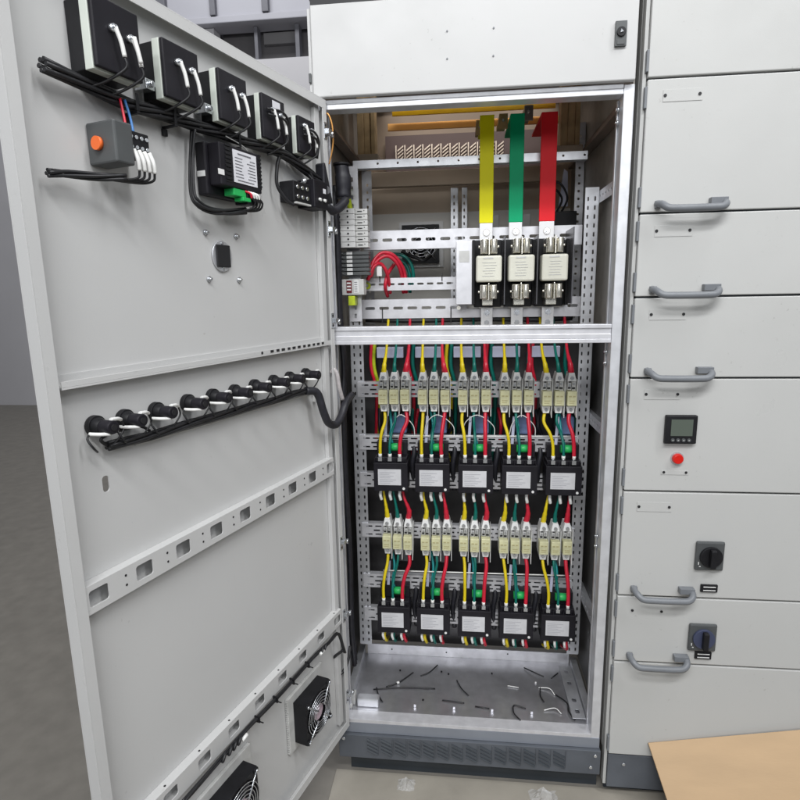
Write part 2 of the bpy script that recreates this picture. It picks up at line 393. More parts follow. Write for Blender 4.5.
# the big door (part), inner face seen
dm = bpy.data.objects.new('door', None)
def dpart(mb, name, parent, bevel=0.):
    o = mb.build(name, bevel=bevel); o.matrix_world = Matrix.Identity(4)
    return o
dmb = MB().m(PAINTD)
DWD = .815
hole = (.382, .426, 1.368, 1.408)
slot = (.765, .781, .955, .985)
dmb.plate(0, DWD, -.01, 1.79, [(.379, .429, 1.363, 1.411), (.715, .728, .993, 1.021)], lambda a, b, t: (a, t-.0025, b), .0025, .024)
dmb.box(0, DWD, .0003, .022, 1.7878, 1.79).box(0, DWD, .020, .022, 1.768, 1.7877)
dmb.box(0, DWD, .0003, .022, -.010, -.0078).box(0, DWD, .020, .022, -.0077, .014)
dmb.box(0, .002, .0003, .022, -.0076, 1.7676).box(.0021, .018, .020, .022, .0142, 1.7678)
dmb.box(DWD-.002, DWD, .0003, .022, -.0076, 1.7676).box(DWD-.020, DWD-.0021, .020, .022, .0142, 1.7678)
door = dmb.build('door', cab, bevel=.0008)
# re-express door in its own frame
FR = Matrix.Translation(-Vector(cab['_o'])) @ DOOR @ Matrix.Translation(Vector(cab['_o']))
door.matrix_local = FR
def dchild(mb, name, bevel=0.): return mb.build(name, door, bevel=bevel)
dchild(MB().m(PAINTD).box(.0185, .040, .0004, .012, .016, 1.766), 'hinge_channel', .001)
dchild(MB().m(PAINTD).box(.015, .79, .0004, .020, 1.1745, 1.1775).box(.015, .79, .0185, .020, 1.1777, 1.187).box(.015, .79, .0004, .004, 1.1777, 1.196)
       .m(DARKHOLE).cyl((.317, .0201, 1.1825), (0, .0008, 0), .0035, 10), 'door_stiffener', .001)
sl = MB().m(DARKHOLE)
for k in range(11): sl.box(.275-k*.022, .285-k*.022+random.random()*.004, .0201, .0209, 1.180, 1.1855)
dchild(sl, 'stiffener_slot')
hs = [(.022+.0905*k+.008, .022+.0905*k+.044, .825, .853) for k in range(9)]
hm = MB().m(PAINTD).plate(.03, .805, .8145, .8625, [h_ for h_ in hs if h_[1] < .80], lambda a, b, t: (a, .018+t, b), .0022, .005)
hm.box(.03, .805, .0004, .0179, .8145, .8165).box(.03, .805, .0004, .0179, .8605, .8625)
hm.m(DARKHOLE)
for k in range(8):
    for z in (.831, .848): hm.cyl((.0905*k+.087, .0202, z), (0, .0006, 0), .0022, 8)
dchild(hm, 'punched_rail', .0008)
hs = [(.026+.0905*k, .026+.0905*k+.036, .362, .386) for k in range(9)]
hm = MB().m(PAINTD).plate(.02, .795, .352, .3955, [h_ for h_ in hs if h_[1] < .79], lambda a, b, t: (a, .018+t, b), .0022, .005)
hm.box(.02, .795, .0004, .0179, .352, .354).box(.02, .795, .0004, .0202, .3957, .3975)
hm.m(DARKHOLE)
for k in range(9): hm.cyl((.0905*k+.05, .013, .3976), (0, 0, .0006), .0024, 8)
dchild(hm, 'punched_rail', .0008)
for s0 in (.075, .10): pass
for s_ in (.445, .355):
    for z in (1.43, 1.341): dchild(MB().m(CHROME).cyl((s_, .0003, z), (0, .008, 0), .003, 8).cyl((s_, .0003, z), (0, .003, 0), .0062, 6), 'stud')
for z in (1.716, 1.476, 1.239, .60, .37, .10):
    o = dchild(MB().m(CHROME).box(.003, .016, .0222, .0245, z-.02, z+.02).box(-.010, .006, .023, .031, z-.006, z+.006).m(DARKHOLE).cyl((.010, .0246, z-.013), (0, .001, 0), .003, 8).cyl((.010, .0246, z+.013), (0, .001, 0), .003, 8), 'hinge', .0008)
    MB().m(CHROME).cyl((.001, -.001, z-.004), (.022, .0, 0), .0045, 8).cyl((.018, -.001, z-.004), (.005, 0, 0), .008, 6).build('hinge_pin', cab)
# ------------------------------------------------------------------ busbars & fuses
ORD = ['left', 'middle', 'right']
bars = [('yellow', YEL, .4245, .041), ('green', GRN, .512, .041), ('red', RED, .6035, .046)]
for nm, mt, x, wd in bars:
    o = thing('busbar', f'flat vertical busbar in {nm} sleeve above a knife fuse', 'busbar', (x, .26, 1.46), 'vertical coloured busbars')
    w2 = wd/2
    MB().m(mt).box(x-w2, x+w2, .26, .268, 1.512, 1.815).box(x-w2, x+w2, .2683, .50, 1.808, 1.816).build('sleeve', o, bevel=.0015)
    MB().m(TINNED).box(x-w2+.001, x+w2-.001, .2612, .2672, 1.452, 1.5117).build('bare_end', o, bevel=.0008)
    MB().m(GALVD).cyl((x+.001, .261, 1.484), (0, -.0015, 0), .0108, 18).m(CHROME).cyl((x+.001, .2594, 1.484), (0, -.002, 0), .0088, 14).cyl((x+.001, .259, 1.484), (0, -.006, 0), .0065, 6).cyl((x+.001, .253, 1.484), (0, -.005, 0), .0035, 8).build('bolt', o)
o = thing('busbar', 'yellow orange horizontal busbar just under the cabinet top', 'busbar', (.1, .5, 1.90))
MB().m(AMBER).box(.118, .655, .50, .508, 1.895, 1.921).build('sleeve', o, bevel=.001)
o = thing('busbar', 'brown orange horizontal bar behind the three coloured busbars', 'busbar', (.1, .56, 1.86))
MB().m(COPPER).box(.095, .70, .56, .57, 1.865, 1.888).build('bar', o, bevel=.001)
for x0, lb in ((.006, 'tan insulating post at upper left inside the cabinet'), (.665, 'tan insulating post at upper right inside the cabinet')):
    o = MB().m(TAN).box(x0, x0+.022, .45, .50, 1.765, 2.02).box(x0+.0225, x0+.045, .452, .498, 1.765, 2.02).box(x0+.0455, x0+.060, .448, .50, 1.765, 2.02).m(WARM).box(x0-.02, x0+.07, .44, .52, 1.745, 1.7648).build('insulator_post', loc=(x0, .45, 1.745), bevel=.002)
    tag(o, lb, 'insulator', 'busbar insulator posts')
for x, z, lb, mt in ((.407, 1.803, 'small brass tab left of the yellow busbar', TAN), (.477, 1.818, 'small tan tab between yellow and green busbars', TAN), (.553, 1.838, 'small grey tab between green and red busbars', GALVD)):
    o = MB().m(mt).box(x-.012, x+.014, .36, .50, z+.012, z+.026).box(x-.012, x+.014, .355, .3598, z-.018, z+.026).m(CHROME).cyl((x, .3548, z+.006), (0, -.004, 0), .005, 6).build('clamp_tab', loc=(x, .36, z), bevel=.001)
    tag(o, lb, 'clamp', 'clamp tabs at the busbars')
# perforated horizontal rails
def hrail(x0, x1, y, z0, z1, rows, sx, sw, sh, name='mounting_rail', mt=None, start=.012, th=.002):
    hs = []
    for rr in rows:
        x = x0+start
        while x+sw < x1-.006:
            hs.append((x, x+sw, rr-sh/2, rr+sh/2)); x += sx
    m = MB().m(mt or GALVW).plate(x0, x1, z0, z1, hs, lambda a, b, t: (a, y+t, b), th, sh*.45)
    m.box(x0, x1, y+th, y+.022, z1-.002, z1-.0001).box(x0, x1, y+th, y+.022, z0+.0001, z0+.002)
    return m.build(name, cab)
hrail(.045, .715, .30, 1.445, 1.503, [1.474], .0455, .032, .010)
hrail(.044, .395, .30, 1.318, 1.357, [1.3375], .031, .021, .007)
hrail(.030, .720, .30, 1.229, 1.290, [1.262], .0455, .032, .0095)
zr = [.983, .808, .681, .504, .3205, .196]
for z in zr:
    hh = .0485
    hrail(.020, .716, .2355, z, z+hh, [z+.010, z+.0385], .031, .0225, .0055, start=.014)
    # middle row staggered is built as a second narrow plate in front
for z in zr:
    m = MB().m(DARKHOLE)
    for k in range(1, 21): m.box(.0295+k*.031, .0295+k*.031+.021, .2345, .2353, z+.0218, z+.0268)
    m.build('rail_slot', cab)
# knife fuses
def knife_fuse(i):
    x = [.4295, .5215, .6145][i]
    col = ['yellow', 'green', 'red'][i]
    o = thing('knife_fuse', f'cream knife fuse in its black holder below the {col} busbar', 'fuse', (x, .28, 1.3), 'knife fuses under the busbars')
    bs = MB().m(BLACK).box(x-.040, x+.042, .255, .298, 1.262, 1.462)
    bs.build('holder_base', o, bevel=.002)
    f = MB().m(FUSEC).box(x-.0365, x+.0365, .150, .205, 1.336, 1.410)
    fb = f.build('fuse_body', o, bevel=.0055)
    q = MB().m(GREYPL).box(x-.016, x+.012, .1488, .1498, 1.401, 1.405)
    for k in range(6): q.box(x-.02+random.random()*.01, x+.010+random.random()*.012, .1490, .1499, 1.352+k*.0075, 1.3532+k*.0075)
    q.build('fuse_marking', fb)
    for zc, up in ((1.436, 1), (1.308, -1)):
        c = MB().m(BRASSY)
        for sx in (-1, 1):
            c.box(x+sx*.003, x+sx*.024, .165, .235, zc-.020*1, zc-.002)
            c.box(x+sx*.003, x+sx*.024, .165, .235, zc+.002, zc+.020)
            c.cyl((x+sx*.0135, .158, zc-.019), (0, 0, .038), .0095, 12)
            c.cyl((x+sx*.024, .175, zc), (sx*.006, 0, 0), .004, 8)
        c.box(x-.0018, x+.0018, .150, .26, zc-.024, zc+.024)
        c.build('clip', o, bevel=.001)
    MB().m(BRASSY).box(x-.017, x+.015, .20, .252, 1.268, 1.2875).build('clamp', o, bevel=.002)
    MB().m(TINNED).box(x-.018, x+.018, .262, .268, 1.205, 1.2605).build('lower_lug', o, bevel=.001)
    MB().m(CHROME).cyl((x, .262, 1.245), (0, -.003, 0), .009, 14).cyl((x, .259, 1.245), (0, -.005, 0), .006, 6).cyl((x, .262, 1.214), (0, -.003, 0), .008, 14).build('lug_bolt', o)
for i in range(3): knife_fuse(i)
GLASSY = mat('smoky barrier', (.10, .10, .11), .25, var=.1)
for i, x in enumerate((.476, .569, .668)):
    tag(MB().m(GLASSY).box(x-.0015, x+.0015, .175, .298, 1.27, 1.465+(.02 if i == 2 else 0)).m(BLACK).box(x-.005, x+.005, .255, .30, 1.265, 1.46).build('phase_barrier', loc=(x, .3, 1.27), bevel=.0008),
        ['dark phase barrier between the yellow and green phase fuses', 'dark phase barrier between the green and red phase fuses', 'dark phase barrier at the right of the red phase fuse'][i], 'barrier', 'phase barriers')
o = thing('control_module', 'tall white rectangular module left of the knife fuses', 'module', (.362, .2, 1.27))
MB().m(GALVW).box(.335, .382, .195, .25, 1.272, 1.455).build('housing', o, bevel=.0015)
MB().m(BLACK).box(.3825, .390, .197, .297, 1.272, 1.458).box(.338, .389, .2505, .297, 1.274, 1.456).build('rear_housing', o, bevel=.001)
MB().m(GREYPL).box(.344, .374, .1938, .1949, 1.395, 1.428).build('sticker', o)
MB().m(BRASSY).cyl((.343, .25, 1.262), (0, -.04, 0), .006, 10).build('terminal', o)
# rear fan
def fan_obj(label, cx, y, cz, r, group=None):
    o = thing('cooling_fan', label, 'fan', (cx, y, cz), group)
    MB().m(BLACK).plate(cx-r, cx+r, cz-r, cz+r, [(cx-r*.9, cx+r*.9, cz-r*.9, cz+r*.9)], lambda a, b, t: (a, y+t, b), .04, r*.85).build('housing', o, bevel=.001)
    g = MB().m(CHROME)
    for q in (.85, .68, .51, .34):
        g.tube([(cx+r*q*math.cos(2*PI*k/28), y-.004, cz+r*q*math.sin(2*PI*k/28)) for k in range(29)], .0013, 5, smooth=False)
    for a in range(4):
        t_ = PI/4+a*PI/2; g.tube([(cx+r*.2*math.cos(t_), y-.006, cz+r*.2*math.sin(t_)), (cx+r*1.15*math.cos(t_), y-.004, cz+r*1.15*math.sin(t_))], .0018, 5, smooth=False)
    g.build('guard', o)
    hb = MB().m(BLACKP).cyl((cx, y+.008, cz), (0, .03, 0), r*.38, 20)
    for a in range(7):
        t_ = a*2*PI/7
        p = lambda rr, dt, dy: (cx+rr*r*math.cos(t_+dt), y+.01+dy, cz+rr*r*math.sin(t_+dt))
        hb.hexa([p(.36, 0, 0), p(.85, .1, 0), p(.85, .55, .02), p(.36, .55, .02), p(.36, 0, .002), p(.85, .1, .002), p(.85, .55, .022), p(.36, .55, .022)])
    hb.build('rotor', o)
    return o
fan_obj('cooling fan with wire guard on the rear panel, behind the slotted rails', .192, .738, 1.497, .072)
tag(MB().m(WHITE).plate(.105, .28, 1.41, 1.585, [(.128, .256, 1.433, 1.561)], lambda a, b, t: (a, .779+t, b), .006, .06).build('vent_plate', loc=(.19, .78, 1.4)), 'pale square plate framing the rear cooling fan', 'vent')
# ------------------------------------------------------------------ breaker stack at left (vertical rail)
tag(MB().m(GALVW).plate(.008, .045, 1.225, 1.68, [(.022, .030, z, z+.014) for z in [1.235+.025*i for i in range(17)]], lambda a, b, t: (a, .215+t, b), .002, .003).build('din_rail', loc=(.02, .215, 1.225)), 'upright slotted rail carrying the breaker stack at upper left', 'rail')
RO = ['topmost', 'second from the top', 'third from the top', 'fourth from the top', 'third from the bottom', 'second from the bottom', 'bottom one']
br0 = None
for k in range(7):
    z = 1.545-.0158*k
    if br0 is None:
        br0 = thing('circuit_breaker', 'x', 'breaker', (.03, .2, z-.007), 'white breakers stacked at upper left')
        MB().m(WHITE).box(-.012, .042, .155, .212, z-.0074, z+.0074).build('housing', br0, bevel=.001)
        MB().m(GREYPL).box(.0425, .078, .170, .212, z-.0072, z+.0072).build('accessory', br0, bevel=.001)
        MB().m(BLACK).cyl((.022, .155, z), (0, -.001, 0), .0028, 8).box(-.008, .0, .1535, .1548, z-.003, z+.003).build('toggle', br0)
        MB().m(BLACK).box(.048, .062, .1688, .1699, z-.0012, z+.0012).cyl((.068, .170, z+.002), (0, -.001, 0), .0015, 6).build('marking', br0)
        MB().m(RUBBER).tube([(-.010, .17, z), (-.022, .15, z-.002), (-.020, .16, z-.02)], .0022, 6).build('lead', br0)
        br0['label'] = 'white circuit breaker, topmost of the stack at upper left'
        B0 = z
    else: dup(br0, (0, 0, z-B0), f'white circuit breaker, {RO[k]} of the stack at upper left' if k < 6 else 'white circuit breaker, lowest of the stack at upper left')
tb0 = None
for k in range(6):
    z = 1.428-.0118*k
    nm_ = ['topmost', 'second', 'third', 'fourth', 'fifth', 'lowest'][k]
    lb = f'dark grey terminal block, {nm_} of the six under the white breakers'
    if tb0 is None:
        tb0 = thing('terminal_block', lb, 'terminal block', (.03, .2, z), 'grey terminal blocks under the breakers')
        MB().m(DGREY).box(-.012, .078, .172, .212, z-.0053, z+.0042).build('body', tb0, bevel=.0008)
        MB().m(WHITE).box(.012, .029, .1705, .1719, z-.0042, z+.0036).build('marker', tb0)
        MB().m(CHROME).cyl((.0, .172, z), (0, -.002, 0), .0025, 6).build('screw', tb0)
        MB().m(RUBBER).tube([(-.006, .175, z), (-.020, .15, z-.001), (-.026, .16, z-.012), (-.020, .18, z-.03)], .0022, 6).build('lead', tb0)
        T0 = z
    else: dup(tb0, (0, 0, z-T0), lb)
o = thing('control_relay', 'relay with dark red display panel below the grey terminal blocks', 'relay', (.03, .2, 1.31))
MB().m(GREYPL).box(-.004, .062, .165, .212, 1.306, 1.352).build('housing', o, bevel=.001)
MB().m(DARKRED).box(.010, .026, .1635, .1649, 1.312, 1.348).build('display', o)
MB().m(WHITE).box(.032, .046, .1638, .1649, 1.312, 1.349).build('label_strip', o)
w_ = MB().m(INK)
for k in range(5): w_.box(.034, .043, .1630, .1637, 1.316+k*.0065, 1.3178+k*.0065)
w_.m(WHITE)
for k in range(3): w_.box(.0115, .0235, .1625, .1634, 1.319+k*.0095, 1.3235+k*.0095)
w_.build('marking', o)
tag(MB().m(WGY).box(.014, .034, .165, .212, 1.275, 1.303).build('earth_terminal', loc=(.02, .2, 1.27), bevel=.001), 'green and yellow earth terminal beneath the relay stack', 'terminal')
tag(MB().m(WGY).tube([(.024, .19, 1.556), (.022, .18, 1.575), (.018, .19, 1.6), (.012, .24, 1.63)], .008, 8).build('earth_cable', loc=(.02, .19, 1.55)), 'green and yellow earth cable entering the top of the breaker stack', 'cable')
# red and green loops
for i, (pts, mt, l) in enumerate([
    ([(.070, .25, 1.36), (.085, .27, 1.405), (.12, .28, 1.424), (.150, .29, 1.40), (.162, .31, 1.36), (.163, .34, 1.31)], WR, 'red cable looping furthest out behind the short slotted rail'),
    ([(.066, .25, 1.375), (.080, .27, 1.412), (.105, .28, 1.434), (.140, .29, 1.425), (.168, .31, 1.38), (.172, .34, 1.31)], WR, 'red cable arching highest beside the relay stack'),
    ([(.062, .24, 1.35), (.080, .25, 1.39), (.10, .27, 1.40), (.118, .28, 1.37), (.122, .32, 1.31)], WR, 'red cable making the smallest arch beside the relay stack'),
    ([(.135, .33, 1.40), (.118, .30, 1.37), (.110, .29, 1.33), (.112, .33, 1.30)], WR, 'red cable dropping inside the red arches'),
    ([(.12, .36, 1.435), (.16, .36, 1.43), (.19, .36, 1.395), (.195, .37, 1.33)], WG, 'green cable arching right of the red cables, upper one'),
    ([(.13, .38, 1.425), (.165, .38, 1.405), (.180, .38, 1.37), (.18, .39, 1.31)], WG, 'green cable arching right of the red cables, inner one'),
    ([(.15, .40, 1.442), (.20, .40, 1.425), (.225, .40, 1.415), (.25, .42, 1.43)], RUBBER, 'black cable lying above the green arches'),
]): tag(MB().m(mt).tube(pts, .0058 if mt != RUBBER else .006, 8).build('cable', loc=pts[0]), l, 'cable', 'looped cables beside the relay stack')
tag(MB().m(WHITE).box(.088, .104, .26, .268, 1.362, 1.392).build('cable_tag', loc=(.09, .26, 1.36), bevel=.001), 'white tag on the red cables beside the relay stack', 'tag')
tag(MB().m(WGY).cyl((.052, .296, 1.334), (0, -.010, 0), .011, 14).m(CHROME).cyl((.052, .286, 1.334), (0, -.004, 0), .005, 6).build('earth_stud', loc=(.05, .29, 1.334)), 'brass earth stud on the left end of the short slotted rail', 'stud')
for x, zt, zb in ((.092, 1.345, 1.37), (.29, 1.345, 1.37), (.098, 1.262, 1.215), (.318, 1.262, 1.21)):
    tag(MB().m(RUBBER).box(x-.0015, x+.0015, .2965, .2985, min(zt, zb), max(zt, zb)).build('cable_tie', loc=(x, .297, zb)), {(.092): 'black cable tie on the short slotted rail, near the relay stack', .29: 'black cable tie on the short slotted rail, near the white module', .098: 'black cable tie hanging from the bottom slotted rail at left', .318: 'black cable tie hanging from the bottom slotted rail under the white module'}[x], 'cable tie', 'cable ties on the slotted rails')
pts = [(.04, .32, 1.225), (.2, .31, 1.221), (.4, .32, 1.223), (.6, .31, 1.22), (.7, .33, 1.223)]
tag(MB().m(RUBBER).tube(pts, .008, 8).build('cable_bundle', loc=pts[0]), 'black cable bundle running along just above the middle beam', 'cable bundle')
# bits behind upper right
tag(MB().m(BLACK).box(.64, .72, .42, .50, 1.50, 1.56).tube([(.66, .45, 1.56), (.675, .44, 1.60), (.65, .43, 1.63), (.63, .44, 1.62)], .004, 6).tube([(.67, .45, 1.55), (.69, .43, 1.60), (.665, .42, 1.645), (.635, .43, 1.65)], .004, 6).build('terminal_housing', loc=(.68, .45, 1.5), bevel=.002), 'black terminal housing with two looped leads right of the red busbar', 'terminal housing')
tag(MB().m(VIOL).hexa([(.690, .60, 1.60), (.722, .60, 1.60), (.722, .603, 1.60), (.690, .603, 1.60), (.705, .60, 1.725), (.718, .60, 1.715), (.718, .603, 1.715), (.705, .603, 1.725)]).build('hanging_tag', loc=(.7, .6, 1.6)), 'pale violet strip hanging behind the red busbar', 'tag')
for x, l in ((.455, 'pale grey block behind the gap between yellow and green busbars'), (.565, 'pale grey block behind the gap between green and red busbars')):
    tag(MB().m(GREYPL).box(x-.03, x+.03, .60, .64, 1.53, 1.58).build('support_block', loc=(x, .6, 1.53), bevel=.003), l, 'block', 'grey blocks behind the busbars')
tag(MB().m(WHITE).cyl((.358, .735, 1.735), (0, -.012, 0), .006, 12).build('status_lamp', loc=(.358, .735, 1.735)), 'tiny bright round fixing on the rear rail left of the yellow busbar', 'fixing')
# ------------------------------------------------------------------ fuse terminals and power modules
COLN = ['leftmost', 'second', 'middle', 'fourth', 'rightmost']
PH = ['yellow', 'green', 'red']
WM = [WY, WG, WR]
def fuse_holder(x, z):   # x centre, z bottom
    o = thing('fuse_holder', 'x', 'fuse holder', (x, .24, z), 'cream fuse holders in rows')
    h = .0148
    b = MB().m(GREYPL).box(x-h, x+h, .200, .235, z+.022, z+.098)
    b.m(WHITE).hexa([(x-.009, .190, z), (x+.009, .190, z), (x+.009, .234, z), (x-.009, .234, z), (x-.013, .190, z+.0218), (x+.013, .190, z+.0218), (x+.013, .234, z+.0218), (x-.013, .234, z+.0218)])
    b.hexa([(x-.0135, .186, z+.0982), (x+.0135, .186, z+.0982), (x+.0135, .234, z+.0982), (x-.0135, .234, z+.0982), (x-.008, .190, z+.123), (x+.008, .190, z+.123), (x+.008, .234, z+.123), (x-.008, .234, z+.123)])
    b.m(GREYPL).box(x-.012, x-.001, .188, .1998, z+.072, z+.098).box(x+.001, x+.012, .190, .1998, z+.070, z+.097)
    b.m(WHITE).hexa([(x+h-.001, .176, z-.012), (x+h+.0008, .176, z-.012), (x+h+.0008, .215, z+.0), (x+h-.001, .215, z+.0), (x+h+.0002, .178, z+.104), (x+h+.0018, .178, z+.104), (x+h+.0018, .234, z+.104), (x+h+.0002, .234, z+.104)])
    b.build('base', o, bevel=.0012)
    MB().m(CREAM).box(x-h+.0005, x+h-.0012, .170, .1995, z+.026, z+.070).build('cover', o, bevel=.0018)
    q = MB().m(mat('cover print', (.42, .38, .2), .6) if 'cover print' not in bpy.data.materials else bpy.data.materials['cover print'])
    q.box(x-.010, x-.002, .1692, .1699, z+.053, z+.057).box(x+.001, x+.009, .1692, .1699, z+.053, z+.057).box(x-.009, x+.008, .1692, .1699, z+.040, z+.0425).box(x-.009, x+.006, .1692, .1699, z+.034, z+.036)
    q.build('marking', o)
    MB().m(CHROME).cyl((x, .1868, z+.108), (0, -.005, 0), .0055, 10).cyl((x, .1898, z+.012), (0, -.004, 0), .005, 10).cyl((x-.006, .1878, z+.086), (0, -.004, 0), .0035, 8).cyl((x+.006, .1878, z+.090), (0, -.004, 0), .003, 8).build('screw', o)
    MB().m(DARKHOLE).box(x-.011, x-.003, .1868, .1879, z+.0755, z+.081).box(x+.001, x+.010, .1868, .1879, z+.0745, z+.0805).box(x-.009, x-.002, .1868, .1879, z+.094, z+.099).box(x+.002, x+.011, .1945, .1957, z+.0245, z+.0275).box(x-.012, x-.003, .1945, .1957, z+.0245, z+.0275).build('slot', o)
    return o
def power_module(x, z):  # x left, z bottom
    o = thing('power_module', 'x', 'module', (x+.053, .24, z), 'black power modules in rows')
    b = MB().m(BLACKP).box(x, x+.108, .165, .2375, z, z+.093)
    b.box(x+.003, x+.105, .178, .237, z+.0931, z+.108)
    for k in range(4): b.box(x+.003+k*.0325, x+.0065+k*.0325, .165, .1778, z+.0931, z+.107)
    b.box(x+.006, x+.104, .205, .2345, z+.1083, z+.1515)
    b.build('housing', o, bevel=.0018)
    lb = MB().m(LABEL).box(x+.014, x+.087, .1634, .1648, z+.021, z+.073).build('label_plate', o)
    q = MB().m(mat('plate print', (.40, .40, .43), .6) if 'plate print' not in bpy.data.materials else bpy.data.materials['plate print'])
    for k in range(7):
        q.box(x+.019, x+.019+.030+random.random()*.03, .1628, .1633, z+.027+k*.0058, z+.0282+k*.0058)
    q.build('printed_text', lb)
    MB().m(WHITE).cyl((x+.095, .1648, z+.010), (0, -.0015, 0), .0042, 10).build('status_dot', o)
    for k in range(3):
        MB().m(CHROME).box(x+.021+k*.031-.006, x+.021+k*.031+.006, .168, .178, z+.098, z+.110).cyl((x+.021+k*.031, .173, z+.110), (0, 0, .005), .005, 8).build('terminal', o)
    return o
def box_extras(x, z, row, col):
    # green plug, blue film capacitor and tag strip behind the three wires, on the rail above the module
    lab = f'above the {COLN[col]} black module of the {row} row'
    tag(MB().m(GREENP).cyl((x+.046, .196, z+.137), (.042, 0, 0), .0125, 14).build('terminal_plug', loc=(x+.046, .196, z+.157)), f'round green plug {lab}', 'plug', 'green plugs above the modules')
    if row == 'upper':
        tag(MB().m(BLUEP).box(x+.050, x+.098, .26, .30, z+.165, z+.225).build('capacitor', loc=(x+.07, .3, z+.18), bevel=.006), f'blue translucent capacitor {lab}', 'capacitor', 'blue capacitors behind the wires')
    else:
        tag(MB().m(BKGREY).box(x+.052, x+.098, .33, .345, z+.175, z+.225).build('rear_block', loc=(x+.07, .33, z+.17), bevel=.003), f'grey block far back {lab}', 'block', 'blocks behind the wires')
    tag(MB().m(VIOL).hexa([(x+.028, .205, z+.140), (x+.037, .205, z+.140), (x+.037, .208, z+.140), (x+.028, .208, z+.140), (x+.034, .21, z+.235), (x+.042, .21, z+.235), (x+.042, .213, z+.235), (x+.034, .213, z+.235)]).build('tag_strip', loc=(x+.03, .2, z+.14)), f'pale violet tag strip beside the green wire, {COLN[col]} module, {row} row', 'tag', 'tag strips between the wires')
GX = [.0945, .217, .340, .4665, .5915]   # left edge of fuse groups at y .2
f0 = p0 = None
def ferrule(m, p, d, r): m.m(TUBEW).cyl(p, d, r, 8)
for ri, (row, zf, zm) in enumerate((('upper', .9455, .692), ('lower', .4665, .197))):
    for ci in range(5):
        x0 = GX[ci]+(.006*ri-.004*ri if ci else .0)+ (.002 if ri else 0)
        pit = .0340+.0006*ci
        for k in range(3):
            x = x0+.016+k*pit
            lb = f'cream fuse holder on the {PH[k]} phase, {COLN[ci]} trio of the {row} row'
            if f0 is None: f0 = fuse_holder(x, zf); F0 = (x, zf); f0['label'] = lb
            else: dup(f0, (x-F0[0], random.uniform(-.001, .001), zf-F0[1]-.0005*ci+random.uniform(-.001, .001)), lb)
        xm = .0795+ci*.1335-.0 if False else [.0765, .2075, .3425, .4765, .6095][ci]
        lb = f'black power module with printed plate, {COLN[ci]} of the {row} row'
        if p0 is None: p0 = power_module(xm, zm); P0 = (xm, zm); p0['label'] = lb
        else: dup(p0, (xm-P0[0], 0, zm-P0[1]-.0008*ci), lb)
        box_extras(xm, zm, row, ci)
        for k in range(3):
            xf = x0+.016+k*pit; xt = xm+.021+k*.031
            j = random.uniform(-.0055, .0055)
            # holder -> module
            m = MB().m(WM[k])
            zz = zm+.125
            pts = [(xf, .205, zf+.004), (xf+j, .190, zf-.03), (xt+(xf-xt)*.35+j*.5, .178+.012*(k == 1), (zf+zz)/2), (xt+j*.3, .176, zz+.03), (xt, .174, zz-.012)]
            m.tube(pts, (.0050, .0042, .0061)[k], 8)
            m.m(TUBEW).cyl((xt, .1735, zz-.014), (0, 0, .010), .0058, 8)
            tag(m.build('wire', loc=pts[0]), f'{PH[k]} wire from the {COLN[ci]} fuse holder trio down into the {COLN[ci]} module, {row} row', 'wire', 'phase wires between fuse holders and modules')
            # above the holders
            m = MB().m(WM[k])
            if ri == 0: pts = [(xf, .205, zf+.118), (xf+j, .20, zf+.145), (xf+j*2, .24, zf+.19), (xf+j*2, .30, zf+.28)]
            else:
                xs = [.0765, .2075, .3425, .4765, .6095][ci]+.021+k*.031
                pts = [(xf, .205, zf+.118), (xf+j, .198, zf+.15), ((xf+xs)/2, .20, .655), (xs, .215, .690)]
            m.tube(pts, ([.0084, .0070, .0054, .0042, .0040, .0040], [.0072, .0058, .0046, .0040, .0038, .0038], [.0092, .0080, .0062, .0048, .0046, .0046])[k], 8)
            if ri == 1: m.m(TUBEW).tube([(xs-.003, .196, .690), (xs-.004, .186, .672), (xs-.001, .189, .655)], .0050, 8)
            tag(m.build('wire', loc=pts[0]), f'{PH[k]} wire rising from the {COLN[ci]} fuse holder trio, {row} row', 'wire', 'phase wires above the fuse holders')
            if ri == 1:
                m = MB().m(WM[k])
                pts = [(xt+.002, .19, zm+.004), (xt+j, .182, zm-.024), (xt+.005+j, .20, zm-.052), (xt, .26, zm-.078)]
                m.tube(pts, .005, 8); m.m(TUBEW).tube([(xt-.004, .184, zm+.002), (xt-.006, .176, zm-.016), (xt-.003, .182, zm-.034)], .0042, 8)
                tag(m.build('wire', loc=pts[0]), f'short {PH[k]} wire with white ferrule under the {COLN[ci]} module of the lower row', 'wire', 'short wires under the lower modules')
        if ri == 0:
            for e_ in range(2):
                xe = xm+(.0, .112)[e_]+random.uniform(-.004, .006)
                pts = [(xe, .33, .93), (xe+random.uniform(-.01, .01), .30, .88), (xe+random.uniform(-.012, .012), .32, .83), (xe, .34, .76)]
                mt = (WR, SLEEVE)[e_] if ci % 2 else (SLEEVE, WG)[e_]
                tag(MB().m(mt).tube(pts, .0055, 8).build('cable', loc=pts[0]), f'deep {({WR: "red", WG: "green", SLEEVE: "black"})[mt]} cable {("left", "right")[e_]} of the wires above the {COLN[ci]} upper module', 'cable', 'deep cables behind the modules')
        pts = [(xm+.035, .33, zf+.02), (xm+.05+random.uniform(-.01, .01), .29, zf-.03), (xm+.04, .28, zf-.06), (xm+.06, .30, zf-.09)]
        tag(MB().m(SLEEVE).tube(pts, .006, 8).build('cable', loc=pts[0]), f'black cable hanging behind the wires of the {COLN[ci]} trio, {row} row', 'cable', 'deep cables behind the modules')
        xq = xm+.052+random.uniform(-.003, .003)
        pts = [(xq-.006, .24, zf-.004), (xq+random.uniform(-.006, .006), .215, zf-.05), (xq, .20, zm+.17), (xq+.006, .196, zm+.15)]
